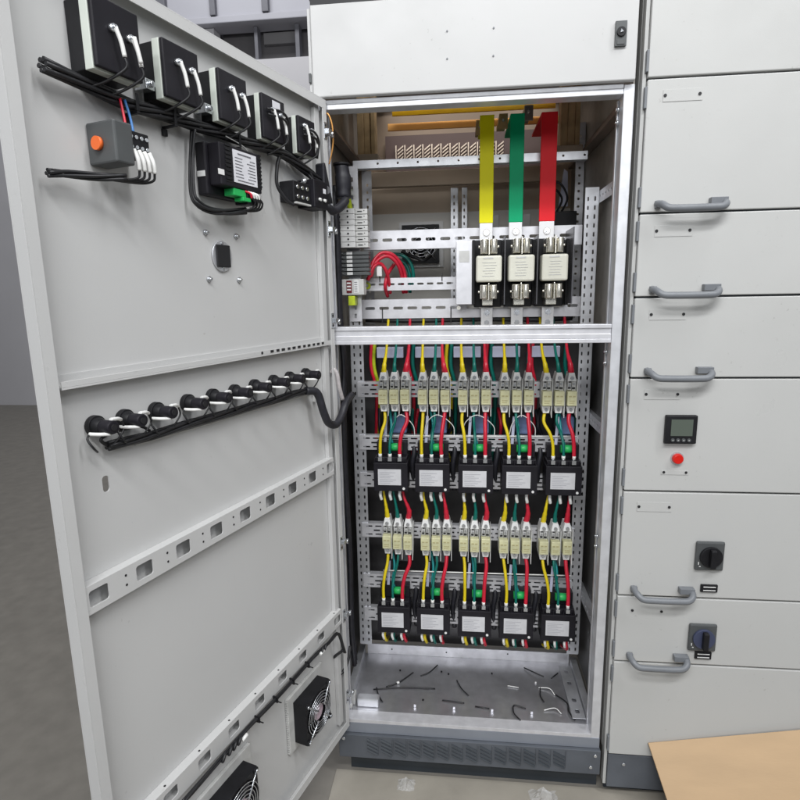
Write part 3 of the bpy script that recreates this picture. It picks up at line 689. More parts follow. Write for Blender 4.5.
        tag(MB().m(TEAL).tube(pts, .0042, 8).build('wire', loc=pts[0]), f'teal wire behind the green one above the {COLN[ci]} module, {row} row', 'wire', 'teal wires above the modules')
        # dark cable tail between modules
        xd = xm+.120
        if ci < 4:
            pts = [(xd, .26, zm+.155), (xd+.004, .235, zm+.11), (xd-.003, .235, zm+.06), (xd+.003, .25, zm-.02)]
            tag(MB().m(SLEEVE).tube(pts, .0085, 8).build('cable', loc=pts[0]), f'dark cable right of the {COLN[ci]} module in the {row} row', 'cable', 'dark cables between the modules')
for z, l in ((.863, 'thin white rod across the upper row of wires'), (.401, 'thin white rod across the lower row of wires')):
    tag(MB().m(TUBEW).cyl((.095, .203, z), (.61, 0, .004), .0022, 8).build('rod', loc=(.1, .2, z)), l, 'rod', 'thin white rods')
for ci, (xa, xb) in enumerate(((.13, .20), (.235, .325), (.355, .45), (.50, .575))):
    pts = [(xa, .21, .865), (xa+.01, .20, .91), ((xa+xb)/2, .19, .935), (xb, .20, .90), (xb+.005, .21, .86)]
    tag(MB().m(TUBEW).tube(pts, .0014, 6).build('wire', loc=pts[0]), f'thin white wire arching below the upper fuse holders, {["leftmost","second","third","rightmost"][ci]} of the arches', 'wire', 'thin white arching wires')
# rear ducting and deep wires behind the upper row
for x, l in ((.118, 'leftmost'), (.245, 'second'), (.37, 'middle'), (.495, 'fourth'), (.62, 'rightmost')):
    tag(MB().m(VIOL).box(x-.044, x+.044, .31, .335, 1.10, 1.135).build('wiring_duct', loc=(x, .31, 1.1), bevel=.002), f'pale grey duct piece under the middle beam, {l} of five', 'duct', 'duct pieces under the middle beam')
deep = [(.06, WR), (.07, WGY), (.185, WR), (.20, WG), (.31, WY), (.325, WG), (.44, WR), (.455, WG), (.575, WG), (.585, WR), (.69, WG)]
for i, (x, mt) in enumerate(deep):
    z1 = 1.19; z0 = .80 if i < 2 else .74
    nmc = {WR: 'dark red', WGY: 'green and yellow', WG: 'dark green', WY: 'yellow'}[mt]
    where = ['beside the left upright', 'beside the left upright', 'between the leftmost and second trios', 'between the leftmost and second trios', 'between the second and middle trios', 'between the second and middle trios', 'between the middle and fourth trios', 'between the middle and fourth trios', 'between the fourth and rightmost trios', 'between the fourth and rightmost trios', 'beside the right upright'][i]
    pts = [(x, .33, z1), (x-.008, .32, 1.08), (x+.008, .325, .98), (x, .34, z0)]
    tag(MB().m(mt).tube(pts, .006, 8).build('wire', loc=pts[0]), f'{nmc} wire deep behind the upper holders {where}', 'wire', 'deep wires behind the upper holders')
# ------------------------------------------------------------------ things in the tray
scr = [[(.061, .134), (.16, .147), (.267, .155)], [(.102, .15), (.143, .171), (.187, .231)], [(.214, .215), (.244, .232), (.27, .278)], [(.339, .203), (.354, .159), (.378, .131)],
       [(.293, .102), (.334, .094), (.363, .095)], [(.398, .083), (.443, .077)], [(.558, .087), (.522, .094), (.518, .06), (.536, .035)], [(.574, .289), (.608, .259), (.636, .246)],
       [(.617, .19), (.611, .146), (.619, .121)], [(.509, .19), (.545, .184)], [(.611, .189), (.645, .183), (.659, .158)], [(.614, .085), (.649, .092), (.666, .074)],
       [(.66, .162), (.690, .12), (.690, .08), (.703, .05)], [(.66, .239), (.687, .269)], [(.07, .144), (.084, .101), (.1, .077)]]
sl_ = ['long straight black offcut lying across the left half of the tray', 'black offcut with pale tag at the left of the tray', 'black offcut at the back of the tray, left of centre', 'black offcut pointing to the front near the tray centre',
       'short black offcut at the front of the tray, left of centre', 'short black offcut at the front of the tray centre', 'black hook shaped offcut at the front, right of centre', 'black offcut at the back right of the tray',
       'short curved black offcut standing right of centre in the tray', 'pale curved offcut right of the tray centre', 'pale curved offcut beside the tray bracket', 'pale curved offcut at the front right of the tray',
       'long bent black offcut by the right front corner of the tray', 'thin dark offcut in the back right corner of the tray', 'black offcut beside the light foot bracket at left']
for i, p in enumerate(scr):
    pale = i in (9, 10, 11)
    pts = [(a, b, .0045+(.004 if 0 < j < len(p)-1 else 0)) for j, (a, b) in enumerate(p)]
    mb = MB().m(TUBEW if pale else RUBBER).tube(pts, .0015 if pale else .0021, 6)
    if i == 1: mb.m(TUBEW).cyl((.136, .168, .008), (.008, .004, 0), .004, 8)
    tag(mb.build('cable_offcut', loc=pts[0]), sl_[i], 'cable offcut', 'cable offcuts in the tray')
for i, (x, y) in enumerate(((.14, .24), (.23, .10), (.31, .235), (.46, .25), (.285, .245), (.605, .215))):
    tag(MB().m(BLACK if i < 5 else WHITE).cyl((x, y, .0012), (0, 0, .004), .0032, 6).build('screw', loc=(x, y, .001)), ['black screw in the tray, at the back left', 'black screw in the tray, at the front left', 'black screw in the tray, at the back near the centre', 'black screw in the tray, at the back right of centre', 'black screw in the tray, back just left of the centre one', 'tiny white bead in the tray, right of centre'][i], 'screw' if i < 5 else 'bead', 'small bits in the tray')
# ------------------------------------------------------------------ door-mounted things (door frame coordinates)
def dthing(name, label, cat, loc, group=None): return thing(name, label, cat, loc, group, DOOR)
def dmesh(mb, name, label, cat, loc, group=None, bevel=0.): return tag(mb.build(name, loc=loc, frame=DOOR, bevel=bevel), label, cat, group)
ML = ['nearest the free edge of the door', 'second from the free edge of the door', 'middle one of the row', 'second from the hinge', 'nearest the hinge']
meters = [(.700, .082, .052, 1.632, 1.732), (.568, .080, .048, 1.630, 1.722), (.432, .080, .044, 1.630, 1.722), (.296, .080, .038, 1.630, 1.720), (.160, .070, .036, 1.630, 1.712)]
for i, (s1, wd, dp, z0, z1) in enumerate(meters):
    s0 = s1-wd
    o = dthing('panel_meter', f'black square panel meter seen from behind, {ML[i]}', 'meter', (s1, 0, z0), 'panel meters along the top of the door')
    MB().m(BLACK).box(s0+.002, s1-.001, .0005, dp*.62, z0+.002, z1-.002).build('case', o, bevel=.001)
    MB().m(GASKET).box(s0-.001, s1+.001, dp*.62+.0003, dp*.93, z0, z1).build('clamp_frame', o, bevel=.001)
    MB().m(BLACKP).box(s0, s1, dp*.93+.0003, dp*.93+.008, z0+.003, z1).build('rear_cover', o, bevel=.0018)
    nb = dp*.93+.0083
    pr_ = [s0+.052, s0+.022]
    if i == 3:
        MB().m(LABELW).box(s0+.018, s0+.045, nb, nb+.0008, z1-.022, z1-.006).build('label', o)
    for q, s_ in enumerate(pr_):
        zt = z0+.062-(.004*q)
        MB().m(CHROME).cyl((s_, nb, zt), (0, .007, 0), .0058, 8).cyl((s_, nb+.007, zt), (0, .004, 0), .0035, 8).build('stud', o)
        m = MB().m(TUBEW).tube([(s_, nb+.009, zt), (s_-.006, nb+.011, zt-.018), (s_-.010, nb+.011, zt-.037)], .0032, 8)
        if i == 0 and q == 1: m.tube([(s_+.002, nb+.014, zt), (s_-.001, nb+.016, zt-.018), (s_-.005, nb+.016, zt-.034)], .0032, 8)
        m.build('ferrule_tube', o)
        MB().m(RUBBER).tube([(s_-.010, nb+.011, zt-.037), (s_-.011, nb+.010, zt-.052), (s_+.004, nb*.7, zt-.070), (s_+.020, .022, zt-.080)], .0022, 6).build('lead', o)
    if i >= 3:
        MB().m(RUBBER).tube([(s1-.01, nb+.004, z1-.03), (s0+.03, nb+.014, z1-.028), (s0+.004, nb+.012, z1-.045), (s0+.002, nb+.004, z0)], .0026, 6).tube([(s1-.012, nb+.004, z1-.04), (s0+.028, nb+.016, z1-.042), (s0+.010, nb+.012, z1-.055), (s0+.008, nb+.004, z0)], .0026, 6).build('loop_lead', o)
    if i in (1, 2):
        MB().m(CHROME).box(s1+.0015, s1+.02, .004, .03, z0+.012, z0+.028).cyl((s1+.010, .03, z0+.02), (0, .006, 0), .005, 8).build('mounting_clip', o, bevel=.001)
# upper wire bundle
def rope(pts, n, r, spread, mt=RUBBER):
    m = MB().m(mt)
    for k in range(n):
        ph = 2*PI*k/n; q = []
        for j, p in enumerate(pts):
            a = ph+j*.8
            q.append((p[0], p[1]+spread*math.cos(a), p[2]+spread*math.sin(a)))
        m.tube(q, r, 6, 4)
    return m
up = [(.76, .022, 1.622), (.664, .020, 1.614), (.611, .018, 1.611), (.543, .020, 1.614), (.466, .020, 1.615), (.40, .02, 1.618), (.337, .020, 1.618), (.26, .02, 1.621), (.189, .020, 1.621), (.10, .024, 1.60), (.062, .03, 1.585)]
dmesh(rope(up, 6, .0036, .0075), 'cable_bundle', 'thick black wire bundle strung beneath the row of panel meters', 'cable bundle', up[0])
for i, s_ in enumerate((.61, .53, .36)):
    dmesh(MB().m(BLACK).box(s_-.003, s_+.003, .0005, .032, 1.597, 1.601).box(s_-.003, s_+.003, .0305, .032, 1.6012, 1.628).box(s_-.005, s_+.005, .0005, .006, 1.585, 1.5968), 'bundle_clip', f'black clip holding the upper wire bundle, {["nearest the free edge","middle one","nearest the hinge"][i]}', 'clip', (s_, 0, 1.6), 'clips of the upper bundle', .0008)
# orange-button timer relay at the left
o = dthing('timer_relay', 'dark grey relay with orange button and four white ferrules', 'relay', (.70, 0, 1.5))
MB().m(DGREY).box(.652, .686, .0005, .060, 1.507, 1.568).build('housing', o, bevel=.003)
MB().m(BLACK).box(.612, .6515, .0005, .050, 1.526, 1.562).build('terminal_strip', o, bevel=.002)
MB().m(ORANGE).cyl((.6863, .026, 1.536), (.006, 0, 0), .010, 18).build('button', o)
for k in range(4):
    s_ = .648-.010*k
    for zz in (1.553, 1.538): MB().m(CHROME).cyl((s_, .0503, zz), (0, .002, 0), .003, 8).build('screw', o)
    MB().m(TUBEW).tube([(s_, .054, 1.533), (s_-.003, .058, 1.518), (s_-.006, .056, 1.503)], .0036, 8).build('ferrule_tube', o)
    MB().m(RUBBER).tube([(s_-.006, .056, 1.503), (s_-.005, .052, 1.492), (s_+.012, .04, 1.487), (.69, .03, 1.485)], .0022, 6).build('lead', o)
dmesh(MB().m(WR).tube([(.645, .040, 1.562), (.643, .035, 1.585), (.641, .028, 1.612)], .0022, 6), 'wire', 'red wire between the timer relay and the upper bundle', 'wire', (.66, .04, 1.56))
dmesh(MB().m(WBL).tube([(.632, .040, 1.562), (.631, .035, 1.585), (.632, .028, 1.612)], .0022, 6), 'wire', 'blue wire between the timer relay and the upper bundle', 'wire', (.65, .04, 1.56))
lp = [(.79-.02, .02, 1.480), (.74, .02, 1.484), (.70, .03, 1.486), (.665, .05, 1.489)]
dmesh(rope(lp, 4, .0028, .004), 'cable_bundle', 'black wire bundle leaving below the timer relay to the left', 'cable bundle', lp[0])
# controller
o = dthing('controller', 'black controller box with large white label and green connector', 'controller', (.46, 0, 1.5))
MB().m(BLACKP).box(.330, .456, .0005, .024, 1.497, 1.592).build('rear_shell', o, bevel=.003)
fs = MB().m(BLACKP).box(.326, .448, .0243, .052, 1.514, 1.590)
fs.build('front_shell', o, bevel=.002)
for xa, xb in ((.418, .434), (.3265, .333)):
    v = MB().m(DARKHOLE)
    for k in range(9): v.box(xa, xb, .0521, .0528, 1.522+k*.0075, 1.5255+k*.0075)
    v.m(BLACK)
    for k in range(9): v.box(xa, xb, .0521, .0545, 1.5258+k*.0075, 1.5292+k*.0075)
    v.build('vent_grid', o)
lab = MB().m(LABELW).box(.341, .412, .0523, .0532, 1.524, 1.584).build('label_plate', o)
q = MB().m(INK).box(.358, .398, .0533, .0537, 1.5765, 1.579)
for k in range(7):
    z = 1.5345+k*.0058
    q.box(.407-.018-random.random()*.006, .407, .0533, .0537, z, z+.0013).box(.346, .346+.014+random.random()*.012, .0533, .0537, z, z+.0013)
q.box(.352, .402, .0533, .0537, 1.528, 1.5298).build('printed_text', lab)
MB().m(WHITE).box(.4565, .458, .004, .022, 1.530, 1.540).box(.44, .4562, .0526, .0535, 1.531, 1.541).build('sticker', o)
MB().m(GREENP).box(.375, .412, .026, .050, 1.500, 1.5135).box(.366, .390, .032, .054, 1.492, 1.4995).build('connector', o, bevel=.001)
MB().m(BLACK).box(.345, .374, .02, .052, 1.488, 1.5135).build('terminal_strip', o, bevel=.001)
for k in range(4):
    s_ = .366-.008*k
    MB().m(TUBEW if k else WR).tube([(s_+.012, .050, 1.512), (s_+.004, .056, 1.508), (s_, .056, 1.500)], .0024, 6).build('ferrule_tube', o)
    MB().m(RUBBER).tube([(s_, .056, 1.502), (s_-.010, .056, 1.492), (s_-.006, .045, 1.480), (.39, .03, 1.474)], .0022, 6).build('lead', o)
cl = [(.476, .020, 1.612), (.482, .016, 1.56), (.490, .018, 1.50), (.486, .024, 1.478), (.455, .026, 1.468), (.41, .03, 1.470), (.36, .035, 1.478)]
dmesh(rope(cl, 4, .003, .0045), 'cable_bundle', 'black wires dropping left of the controller and under it', 'cable bundle', cl[0])
th_ = [(.40, .03, 1.612), (.34, .03, 1.60), (.315, .03, 1.56), (.300, .03, 1.52), (.312, .03, 1.49), (.34, .03, 1.487)]
dmesh(MB().m(GREYPL).tube(th_, .0011, 6), 'wire', 'thin pale wire looping right of the controller', 'wire', th_[0])
# lock cylinder hole
o = dthing('door_lock', 'dark oval lock cylinder set in the door opening', 'lock', (.404, 0, 1.387))
MB().m(BLACK).box(.380, .428, -.02, -.003, 1.362, 1.412).build('lock_body', o, bevel=.002)
rg = MB().m(GALV).cyl((.404, .0008, 1.387), (0, .0035, 0), .0285, 32)
for v_ in rg.bm.verts: v_.co.z = 1.387+(v_.co.z-1.387)*1.08
rg.build('lock_ring', o, bevel=.001)
MB().m(DARKHOLE).box(.384, .424, .0045, .008, 1.365, 1.409).build('lock_core', o, bevel=.003)
for z in (1.362, 1.412): MB().m(CHROME).cyl((.404, .0042, z), (0, .002, 0), .003, 8).build('screw', o)
# pilot lamps
LS = [.732, .676, .609, .533, .465, .399, .332, .262, .197, .126]
LN = ['farthest from the hinge', 'ninth from the hinge', 'eighth from the hinge', 'seventh from the hinge', 'sixth from the hinge', 'fifth from the hinge', 'fourth from the hinge', 'third from the hinge', 'second from the hinge', 'closest to the hinge']
l0 = None
for i, s_ in enumerate(LS):
    z = 1.108
    lb = f'black pilot lamp back in the row of ten, {LN[i]}'
    if l0 is None:
        l0 = dthing('pilot_lamp', lb, 'pilot lamp', (s_, 0, z), 'pilot lamps in a row on the door')
        MB().m(BLACK).cyl((s_, .0005, z), (0, .010, 0), .0165, 22).cyl((s_, .0103, z), (0, .012, 0), .0145, 22, .0105).build('lock_nut', l0, bevel=.0008)
        MB().m(BLACKP).cyl((s_, .0223, z), (0, .024, 0), .0108, 20).build('lamp_body', l0, bevel=.0015)
        MB().m(DARKHOLE).cyl((s_, .0463, z), (0, .0012, 0), .0052, 14).build('cable_entry', l0)
        MB().m(TUBEW).tube([(s_+.003, .042, z-.010), (s_+.012, .028, z-.010), (s_+.019, .014, z-.009)], .0030, 8).tube([(s_-.004, .036, z+.011), (s_-.020, .032, z+.009), (s_-.034, .022, z+.004)], .0030, 8).build('ferrule_tube', l0)
        MB().m(RUBBER).tube([(s_+.019, .014, z-.009), (s_+.026, .018, z-.016), (s_+.022, .024, z-.030), (s_+.010, .016, z-.040)], .0018, 6).tube([(s_-.034, .022, z+.004), (s_-.040, .020, z-.012), (s_-.028, .020, z-.026), (s_-.018, .014, z-.038)], .0018, 6).build('lead', l0)
        L0 = s_
    else:
        d = DOOR.to_3x3() @ Vector((s_-L0, 0, random.uniform(-.001, .001)))
        dup(l0, d, lb)
bp_ = [(.720, .012, 1.072), (.66, .014, 1.070), (.614, .014, 1.069), (.53, .014, 1.071), (.454, .014, 1.069), (.37, .014, 1.070), (.291, .014, 1.068), (.20, .015, 1.070), (.145, .018, 1.069)]
dmesh(rope(bp_, 5, .0034, .0055), 'cable_bundle', 'black wire bundle running beneath the row of pilot lamps', 'cable bundle', bp_[0])
lo = [(.72, .012, 1.072), (.730, .012, 1.086), (.70, .012, 1.092), (.655, .013, 1.090), (.635, .013, 1.078)]
dmesh(MB().m(RUBBER).tube(lo, .0028, 6), 'wire', 'single black wire looping at the left end of the lamp bundle', 'wire', lo[0])
dmesh(MB().m(GREYPL).tube([(.66, .003, 1.058), (.45, .003, 1.056), (.25, .003, 1.056), (.10, .003, 1.054)], .0022, 6), 'adhesive_strip', 'thin pale strip stuck to the door under the lamp bundle', 'strip', (.4, 0, 1.05))
dmesh(MB().m(WHITE).box(.080, .092, .0005, .012, 1.03, 1.052), 'adhesive_mount', 'small white adhesive cable mount at the hinge end of the lamp bundle', 'cable mount', (.086, 0, 1.04), bevel=.001)
# hinge crossing of the bundle (world space)
a = dw(.10, .018, 1.070)
pts = [tuple(dw(.15, .018, 1.070)), tuple(dw(.118, .032, 1.060)), tuple(dw(.104, .040, 1.010)), tuple(dw(.084, .042, .975)), tuple(dw(.045, .042, .962)), tuple(dw(.008, .040, .982)), (.030, .0, 1.008), (.034, .07, 1.02)]
m = MB().m(SLEEVE).tube(pts, .0105, 10)
tag(m.build('cable_sleeve', loc=pts[0]), 'thick black sleeve hanging in a loop from the lamp bundle across the hinge', 'cable sleeve')
pts = [(-.004, -.02, 1.098), (.004, -.022, 1.107), (.013, -.02, 1.092), (.017, -.016, 1.055), (.022, -.004, 1.02)]
tag(MB().m(SPIRAL).tube(pts, .0055, 10).build('spiral_wrap', loc=pts[0]), 'clear plastic wrap over a cable at the hinge post', 'cable wrap')
# hinge-side relay on the door
o = dthing('contactor', 'black terminal relay with metal screws beside the upper hinge', 'relay', (.12, 0, 1.52))
MB().m(BLACK).box(.118, .190, .0005, .040, 1.520, 1.566).build('terminal_strip', o, bevel=.002)
MB().m(BLACKP).box(.055, .1175, .0005, .050, 1.515, 1.58).build('housing', o, bevel=.002)
MB().m(LABELW).box(.066, .078, .0503, .0512, 1.552, 1.563).build('label', o)
for k in range(3):
    for zz in (1.532, 1.553): MB().m(CHROME).cyl((.178-.020*k, .0403, zz), (0, .004, 0), .0045, 8).build('screw', o)
for k in range(2): MB().m(TUBEW).cyl((.098-.022*k, .0503, 1.536), (0, .006, -.002), .0035, 8).build('ferrule_tube', o)
MB().m(GREYPL).box(.125, .186, .036, .044, 1.516, 1.5195).build('bridge', o)
MB().m(CHROME).cyl((.135, .03, 1.566), (0, .006, .012), .006, 10).build('stud', o)
pts = [(.214, .022, 1.613), (.222, .02, 1.59), (.225, .02, 1.55), (.205, .03, 1.52), (.185, .035, 1.512)]
dmesh(MB().m(RUBBER).tube(pts, .004, 8), 'cable', 'black cable dropping to the relay beside the upper hinge', 'cable', pts[0])
pts = [(.11, .024, 1.605), (.10, .03, 1.59), (.095, .034, 1.575)]
dmesh(rope(pts, 3, .003, .004), 'cable', 'short black leads entering the top of the hinge side relay', 'cable', pts[0])
sl2 = MB().m(SLEEVE)
sl2.hexa([tuple(dw(.060, .045, 1.56)), tuple(dw(.02, .045, 1.535)), tuple(dw(.02, .02, 1.535)), tuple(dw(.060, .02, 1.56)), tuple(dw(.062, .045, 1.625)), tuple(dw(.052, .045, 1.63)), tuple(dw(.052, .02, 1.63)), tuple(dw(.062, .02, 1.625))])
tag(sl2.build('cable_sleeve', loc=tuple(dw(.05, .03, 1.56)), bevel=.003), 'black wedge of folded sleeve right beside the upper hinge relay', 'cable sleeve')
pts = [tuple(dw(.055, .045, 1.565)), (-.012, -.03, 1.545), (.004, -.02, 1.53), (.016, .0, 1.525), (.03, .03, 1.54), (.034, .07, 1.56)]
tag(MB().m(SLEEVE).tube(pts, .012, 10).build('cable_sleeve', loc=pts[0]), 'black sleeve sagging from the upper relay into the cabinet', 'cable sleeve')
pts = [(.022, .09, 1.655), (.026, .09, 1.62), (.026, .09, 1.57)]
tag(MB().m(SLEEVE).tube(pts, [.02, .022, .02], 14).m(BLACK).cyl((.022, .09, 1.655), (0, 0, .006), .023, 16).build('cable_gland', loc=pts[0]), 'fat dark sleeve standing behind the upper hinge', 'cable sleeve')
pts = [(-.002, .0, 1.752), (.010, -.004, 1.762), (.020, .0, 1.735), (.018, .01, 1.69), (.004, .02, 1.645)]
tag(MB().m(COPPER).tube(pts, .0018, 8).build('earth_wire', loc=pts[0]), 'thin copper earth wire curving down by the upper left corner', 'wire')
pts = [(-.006, .12, 1.60), (.0, .11, 1.45), (-.004, .12, 1.25), (.004, .12, 1.1), (.002, .10, .98), (-.004, .11, .8), (.0, .12, .5), (-.003, .12, .25), (.0, .14, .1)]
tag(rope(pts, 5, .008, .010, SLEEVE).build('cable_bundle', loc=pts[0]), 'thick black bundle of cables running down the inside of the left post', 'cable bundle')
# fans on the door
def door_fan(s0, z0, label):
    sz = .118 if s0 < .4 else .118
    o = dthing('door_fan', label, 'fan', (s0+sz/2, 0, z0+sz/2), 'black door fans low on the door')
    MB().m(GREYPL).box(s0-.028, s0+sz+.022, .0005, .009, z0-.022, z0+sz+.022).build('filter_frame', o, bevel=.001)
    rb = MB().m(GREYPL)
    for k in range(24): rb.box(s0+sz+.0222, s0+sz+.0245, .001, .008, z0-.018+k*.0065, z0-.0145+k*.0065)
    rb.build('frame_rib', o)
    cx, cz, r = s0+sz/2, z0+sz/2, sz/2
    h_ = MB().m(BLACK).plate(s0, s0+sz, z0, z0+sz, [(s0+.004, s0+sz-.004, z0+.004, z0+sz-.004)], lambda a, b, t: (a, .0095+t, b), .038, .052)
    for aa in (s0+.006, s0+sz-.006):
        for bb in (z0+.006, z0+sz-.006): h_.cyl((aa, .0476, bb), (0, .003, 0), .0075, 12)
    h_.build('housing', o, bevel=.001)
    hb = MB().m(BLACKP).cyl((cx, .02, cz), (0, .026, 0), .024, 20)
    for a_ in range(7):
        t_ = a_*2*PI/7
        p = lambda rr, dt, dy: (cx+rr*r*math.cos(t_+dt), .022+dy, cz+rr*r*math.sin(t_+dt))
        hb.hexa([p(.38, 0, 0), p(.88, .1, 0), p(.88, .6, .02), p(.38, .6, .02), p(.38, 0, .002), p(.88, .1, .002), p(.88, .6, .022), p(.38, .6, .022)])
    hb.build('rotor', o)
    g = MB().m(CHROME)
    for q in (.93, .80, .67, .54, .41):
        g.tube([(cx+r*q*math.cos(2*PI*k/36), .052+.006*(1-q), cz+r*q*math.sin(2*PI*k/36)) for k in range(37)], .0011, 5, smooth=False)
    for a_ in range(4):
        t_ = PI/4+a_*PI/2
        g.tube([(cx+.02*math.cos(t_), .057, cz+.02*math.sin(t_)), (cx+r*.95*math.cos(t_), .053, cz+r*.95*math.sin(t_)), (cx+r*1.25*math.cos(t_), .0515, cz+r*1.25*math.sin(t_))], .0022, 6, smooth=False)
    g.build('guard', o)
    MB().m(mat('pink guard sticker', (.55, .42, .48), .4, var=.3, scale=90) if 'pink guard sticker' not in bpy.data.materials else bpy.data.materials['pink guard sticker']).cyl((cx, .0465, cz), (0, .0015, 0), .021, 20).build('hub_sticker', o)
    for aa, bb in ((s0+sz-.006, z0+.006), (s0+.006, z0+sz-.006), (s0+.006, z0+.006), (s0+sz-.006, z0+sz-.006)): MB().m(CHROME).cyl((aa, .0508, bb), (0, .004, 0), .0042, 8).build('screw', o)
door_fan(.147, .145, 'black fan with chrome wire guard low on the door near the hinge')
door_fan(.465, .145, 'black fan with wire guard at the bottom edge of the picture, farther from the hinge')
lc = [(.66, .030, .346), (.639, .030, .347), (.56, .028, .349), (.466, .028, .351), (.36, .028, .349), (.256, .028, .350), (.18, .03, .352), (.116, .032, .350), (.075, .034, .352), (.062, .038, .335), (.05, .044, .28)]
dmesh(rope(lc, 3, .0030, .0026), 'cable_bundle', 'black fan cable tied along the underside of the lower punched rail', 'cable bundle', lc[0])
kn = MB().m(RUBBER)
for s_ in (.55, .53, .515, .50, .155, .14): kn.tube([(s_, .030, .342), (s_+.006, .038, .350), (s_-.004, .036, .358), (s_-.008, .028, .346)], .0032, 6)
dmesh(kn, 'cable_knot', 'knotted ends of the fan cable along the lower punched rail', 'cable knot', (.5, .03, .35))
for i, s_ in enumerate((.493, .168)): dmesh(MB().m(TUBEW).cyl((s_, .036, .347), (-.016, .002, .004), .0042, 8), 'ferrule', ['white crimp ferrule on the fan cable, by the far fan', 'white crimp ferrule on the fan cable, by the hinge'][i], 'ferrule', (s_, .036, .347))
for i, s_ in enumerate((.43, .36, .29, .22)): dmesh(MB().m(BLACK).box(s_-.0015, s_+.0015, .022, .036, .342, .357).box(s_-.001, s_+.001, .034, .046, .344, .346), 'cable_tie', f'black cable tie on the lower punched rail, {["first","second","third","fourth"][i]} from the free edge', 'cable tie', (s_, .03, .35), 'cable ties on the lower rail')
pts = [tuple(dw(.052, .042, .29)), (-.036, -.035, .225), (-.022, -.035, .184), (-.004, -.025, .182), (.010, -.004, .21), (.012, .02, .24)]
tag(MB().m(RUBBER).tube(pts, .0045, 8).build('cable', loc=pts[0]), 'black cable hanging in a loop across the lower hinge', 'cable')
# ------------------------------------------------------------------ neighbouring cabinet
nb = thing('drawer_cabinet', 'closed light grey drawer cabinet standing to the right of the open one', 'cabinet', (1.08, 0, FZ))
X0, X1 = .7895, 1.345
MB().m(PAINT2).box(.7795, .7885, -.006, .02, -.16, 2.32).build('frame_post', nb, bevel=.001)
MB().m(PAINT2).box(.779, 1.38, .021, .8, -.05, 2.34).build('carcass', nb)
MB().m(PLINTH).box(.7895, 1.38, -.012, .02, -.165, -.052).m(PLINTHD).box(.79, 1.37, .021, .05, FZ, -.166).m(CHROME).cyl((.835, -.0122, -.082), (0, -.004, 0), .006, 6).build('plinth', nb, bevel=.002)
seams = [2.30, 1.798, 1.491, 1.287, 1.08, .772, .465, .26, -.049]
def handle(z, par):
    m = MB().m(HGREY).tube([(.829, -.0165, z+.010), (.832, -.040, z+.006), (.845, -.052, z-.004), (.870, -.054, z-.006), (.945, -.054, z-.006), (.968, -.050, z-.004), (.980, -.038, z+.004), (.982, -.0165, z+.012)], .0088, 12)
    m.box(.948, .987, -.034, -.0165, z+.004, z+.020).box(.822, .838, -.026, -.0165, z, z+.017)
    m.build('handle', par, bevel=.001)
lzs = {1: 1.758, 2: 1.448, 3: 1.2435, 4: 1.038, 5: .729, 6: .4215}
for i in range(8):
    z1, z0 = seams[i], seams[i+1]
    p = MB().m(PAINT2).box(X0, X1, -.016, .0, z0+.0025, z1-.0025).build('drawer_front', nb, bevel=.0022)
    for a, b in ((z1-.018, z1-.066), (z0+.062, z0+.014)):
        MB().m(HGREY).box(.7835, .7893, -.0185, -.0065, b, a).build('hinge_cover', p, bevel=.001)
    if i in lzs:
        z = lzs[i]
        if i != 6: MB().m(PAINT2).box(.826, .916, -.0172, -.0165, z-.014, z+.013).build('label_holder', p, bevel=.0004)
        MB().m(DARKHOLE).cyl((.8305, -.0175, z), (0, -.001, 0), .0038, 12).cyl((.909, -.0175, z), (0, -.001, 0), .0038, 12).build('hole', p)
    if i == 4:
        MB().m(PAINT2).box(.882, .952, -.0172, -.0165, .820, .832).build('label_holder', p, bevel=.0004)
        MB().m(DARKHOLE).cyl((.8885, -.0175, .827), (0, -.001, 0), .0035, 12).cyl((.945, -.0175, .827), (0, -.001, 0), .0035, 12).build('hole', p)
    if i in (1, 2, 3, 5, 6): handle({1: 1.502, 2: 1.297, 3: 1.090, 5: .480, 6: .274}[i], p)
    MB().m(PLINTHD).box(X0+.004, X1, -.004, .018, z0-.002, z0+.002).build('seam_gasket', p)
MB().m(PAINT2).box(1.348, 1.38, -.012, .02, -.05, 2.34).build('frame_post', nb, bevel=.001)
o = thing('display_meter', 'square black digital meter with grey screen and four buttons on the right cabinet', 'meter', (.92, -.02, .91))
MB().m(BLACK).box(.881, .960, -.030, -.0163, .908, .984).build('bezel', o, bevel=.003)
MB().m(LCD).box(.894, .948, -.0315, -.0302, .930, .974).build('screen', o)
for k in range(4): MB().m(DGREY).cyl((.900+k*.0135, -.0302, .919), (0, -.0025, 0), .0048, 12).m(GREYPL).box(.8985+k*.0135, .9015+k*.0135, -.0333, -.0328, .918, .9195).build('button', o)
o = thing('push_button', 'round red push button below the digital meter', 'button', (.92, -.02, .866))
MB().m(GALV).cyl((.9195, -.0163, .866), (0, -.003, 0), .0165, 24).build('bezel_ring', o)
MB().m(REDB).cyl((.9195, -.0195, .866), (0, -.010, 0), .0145, 24, .0125).build('lens', o, bevel=.0015)
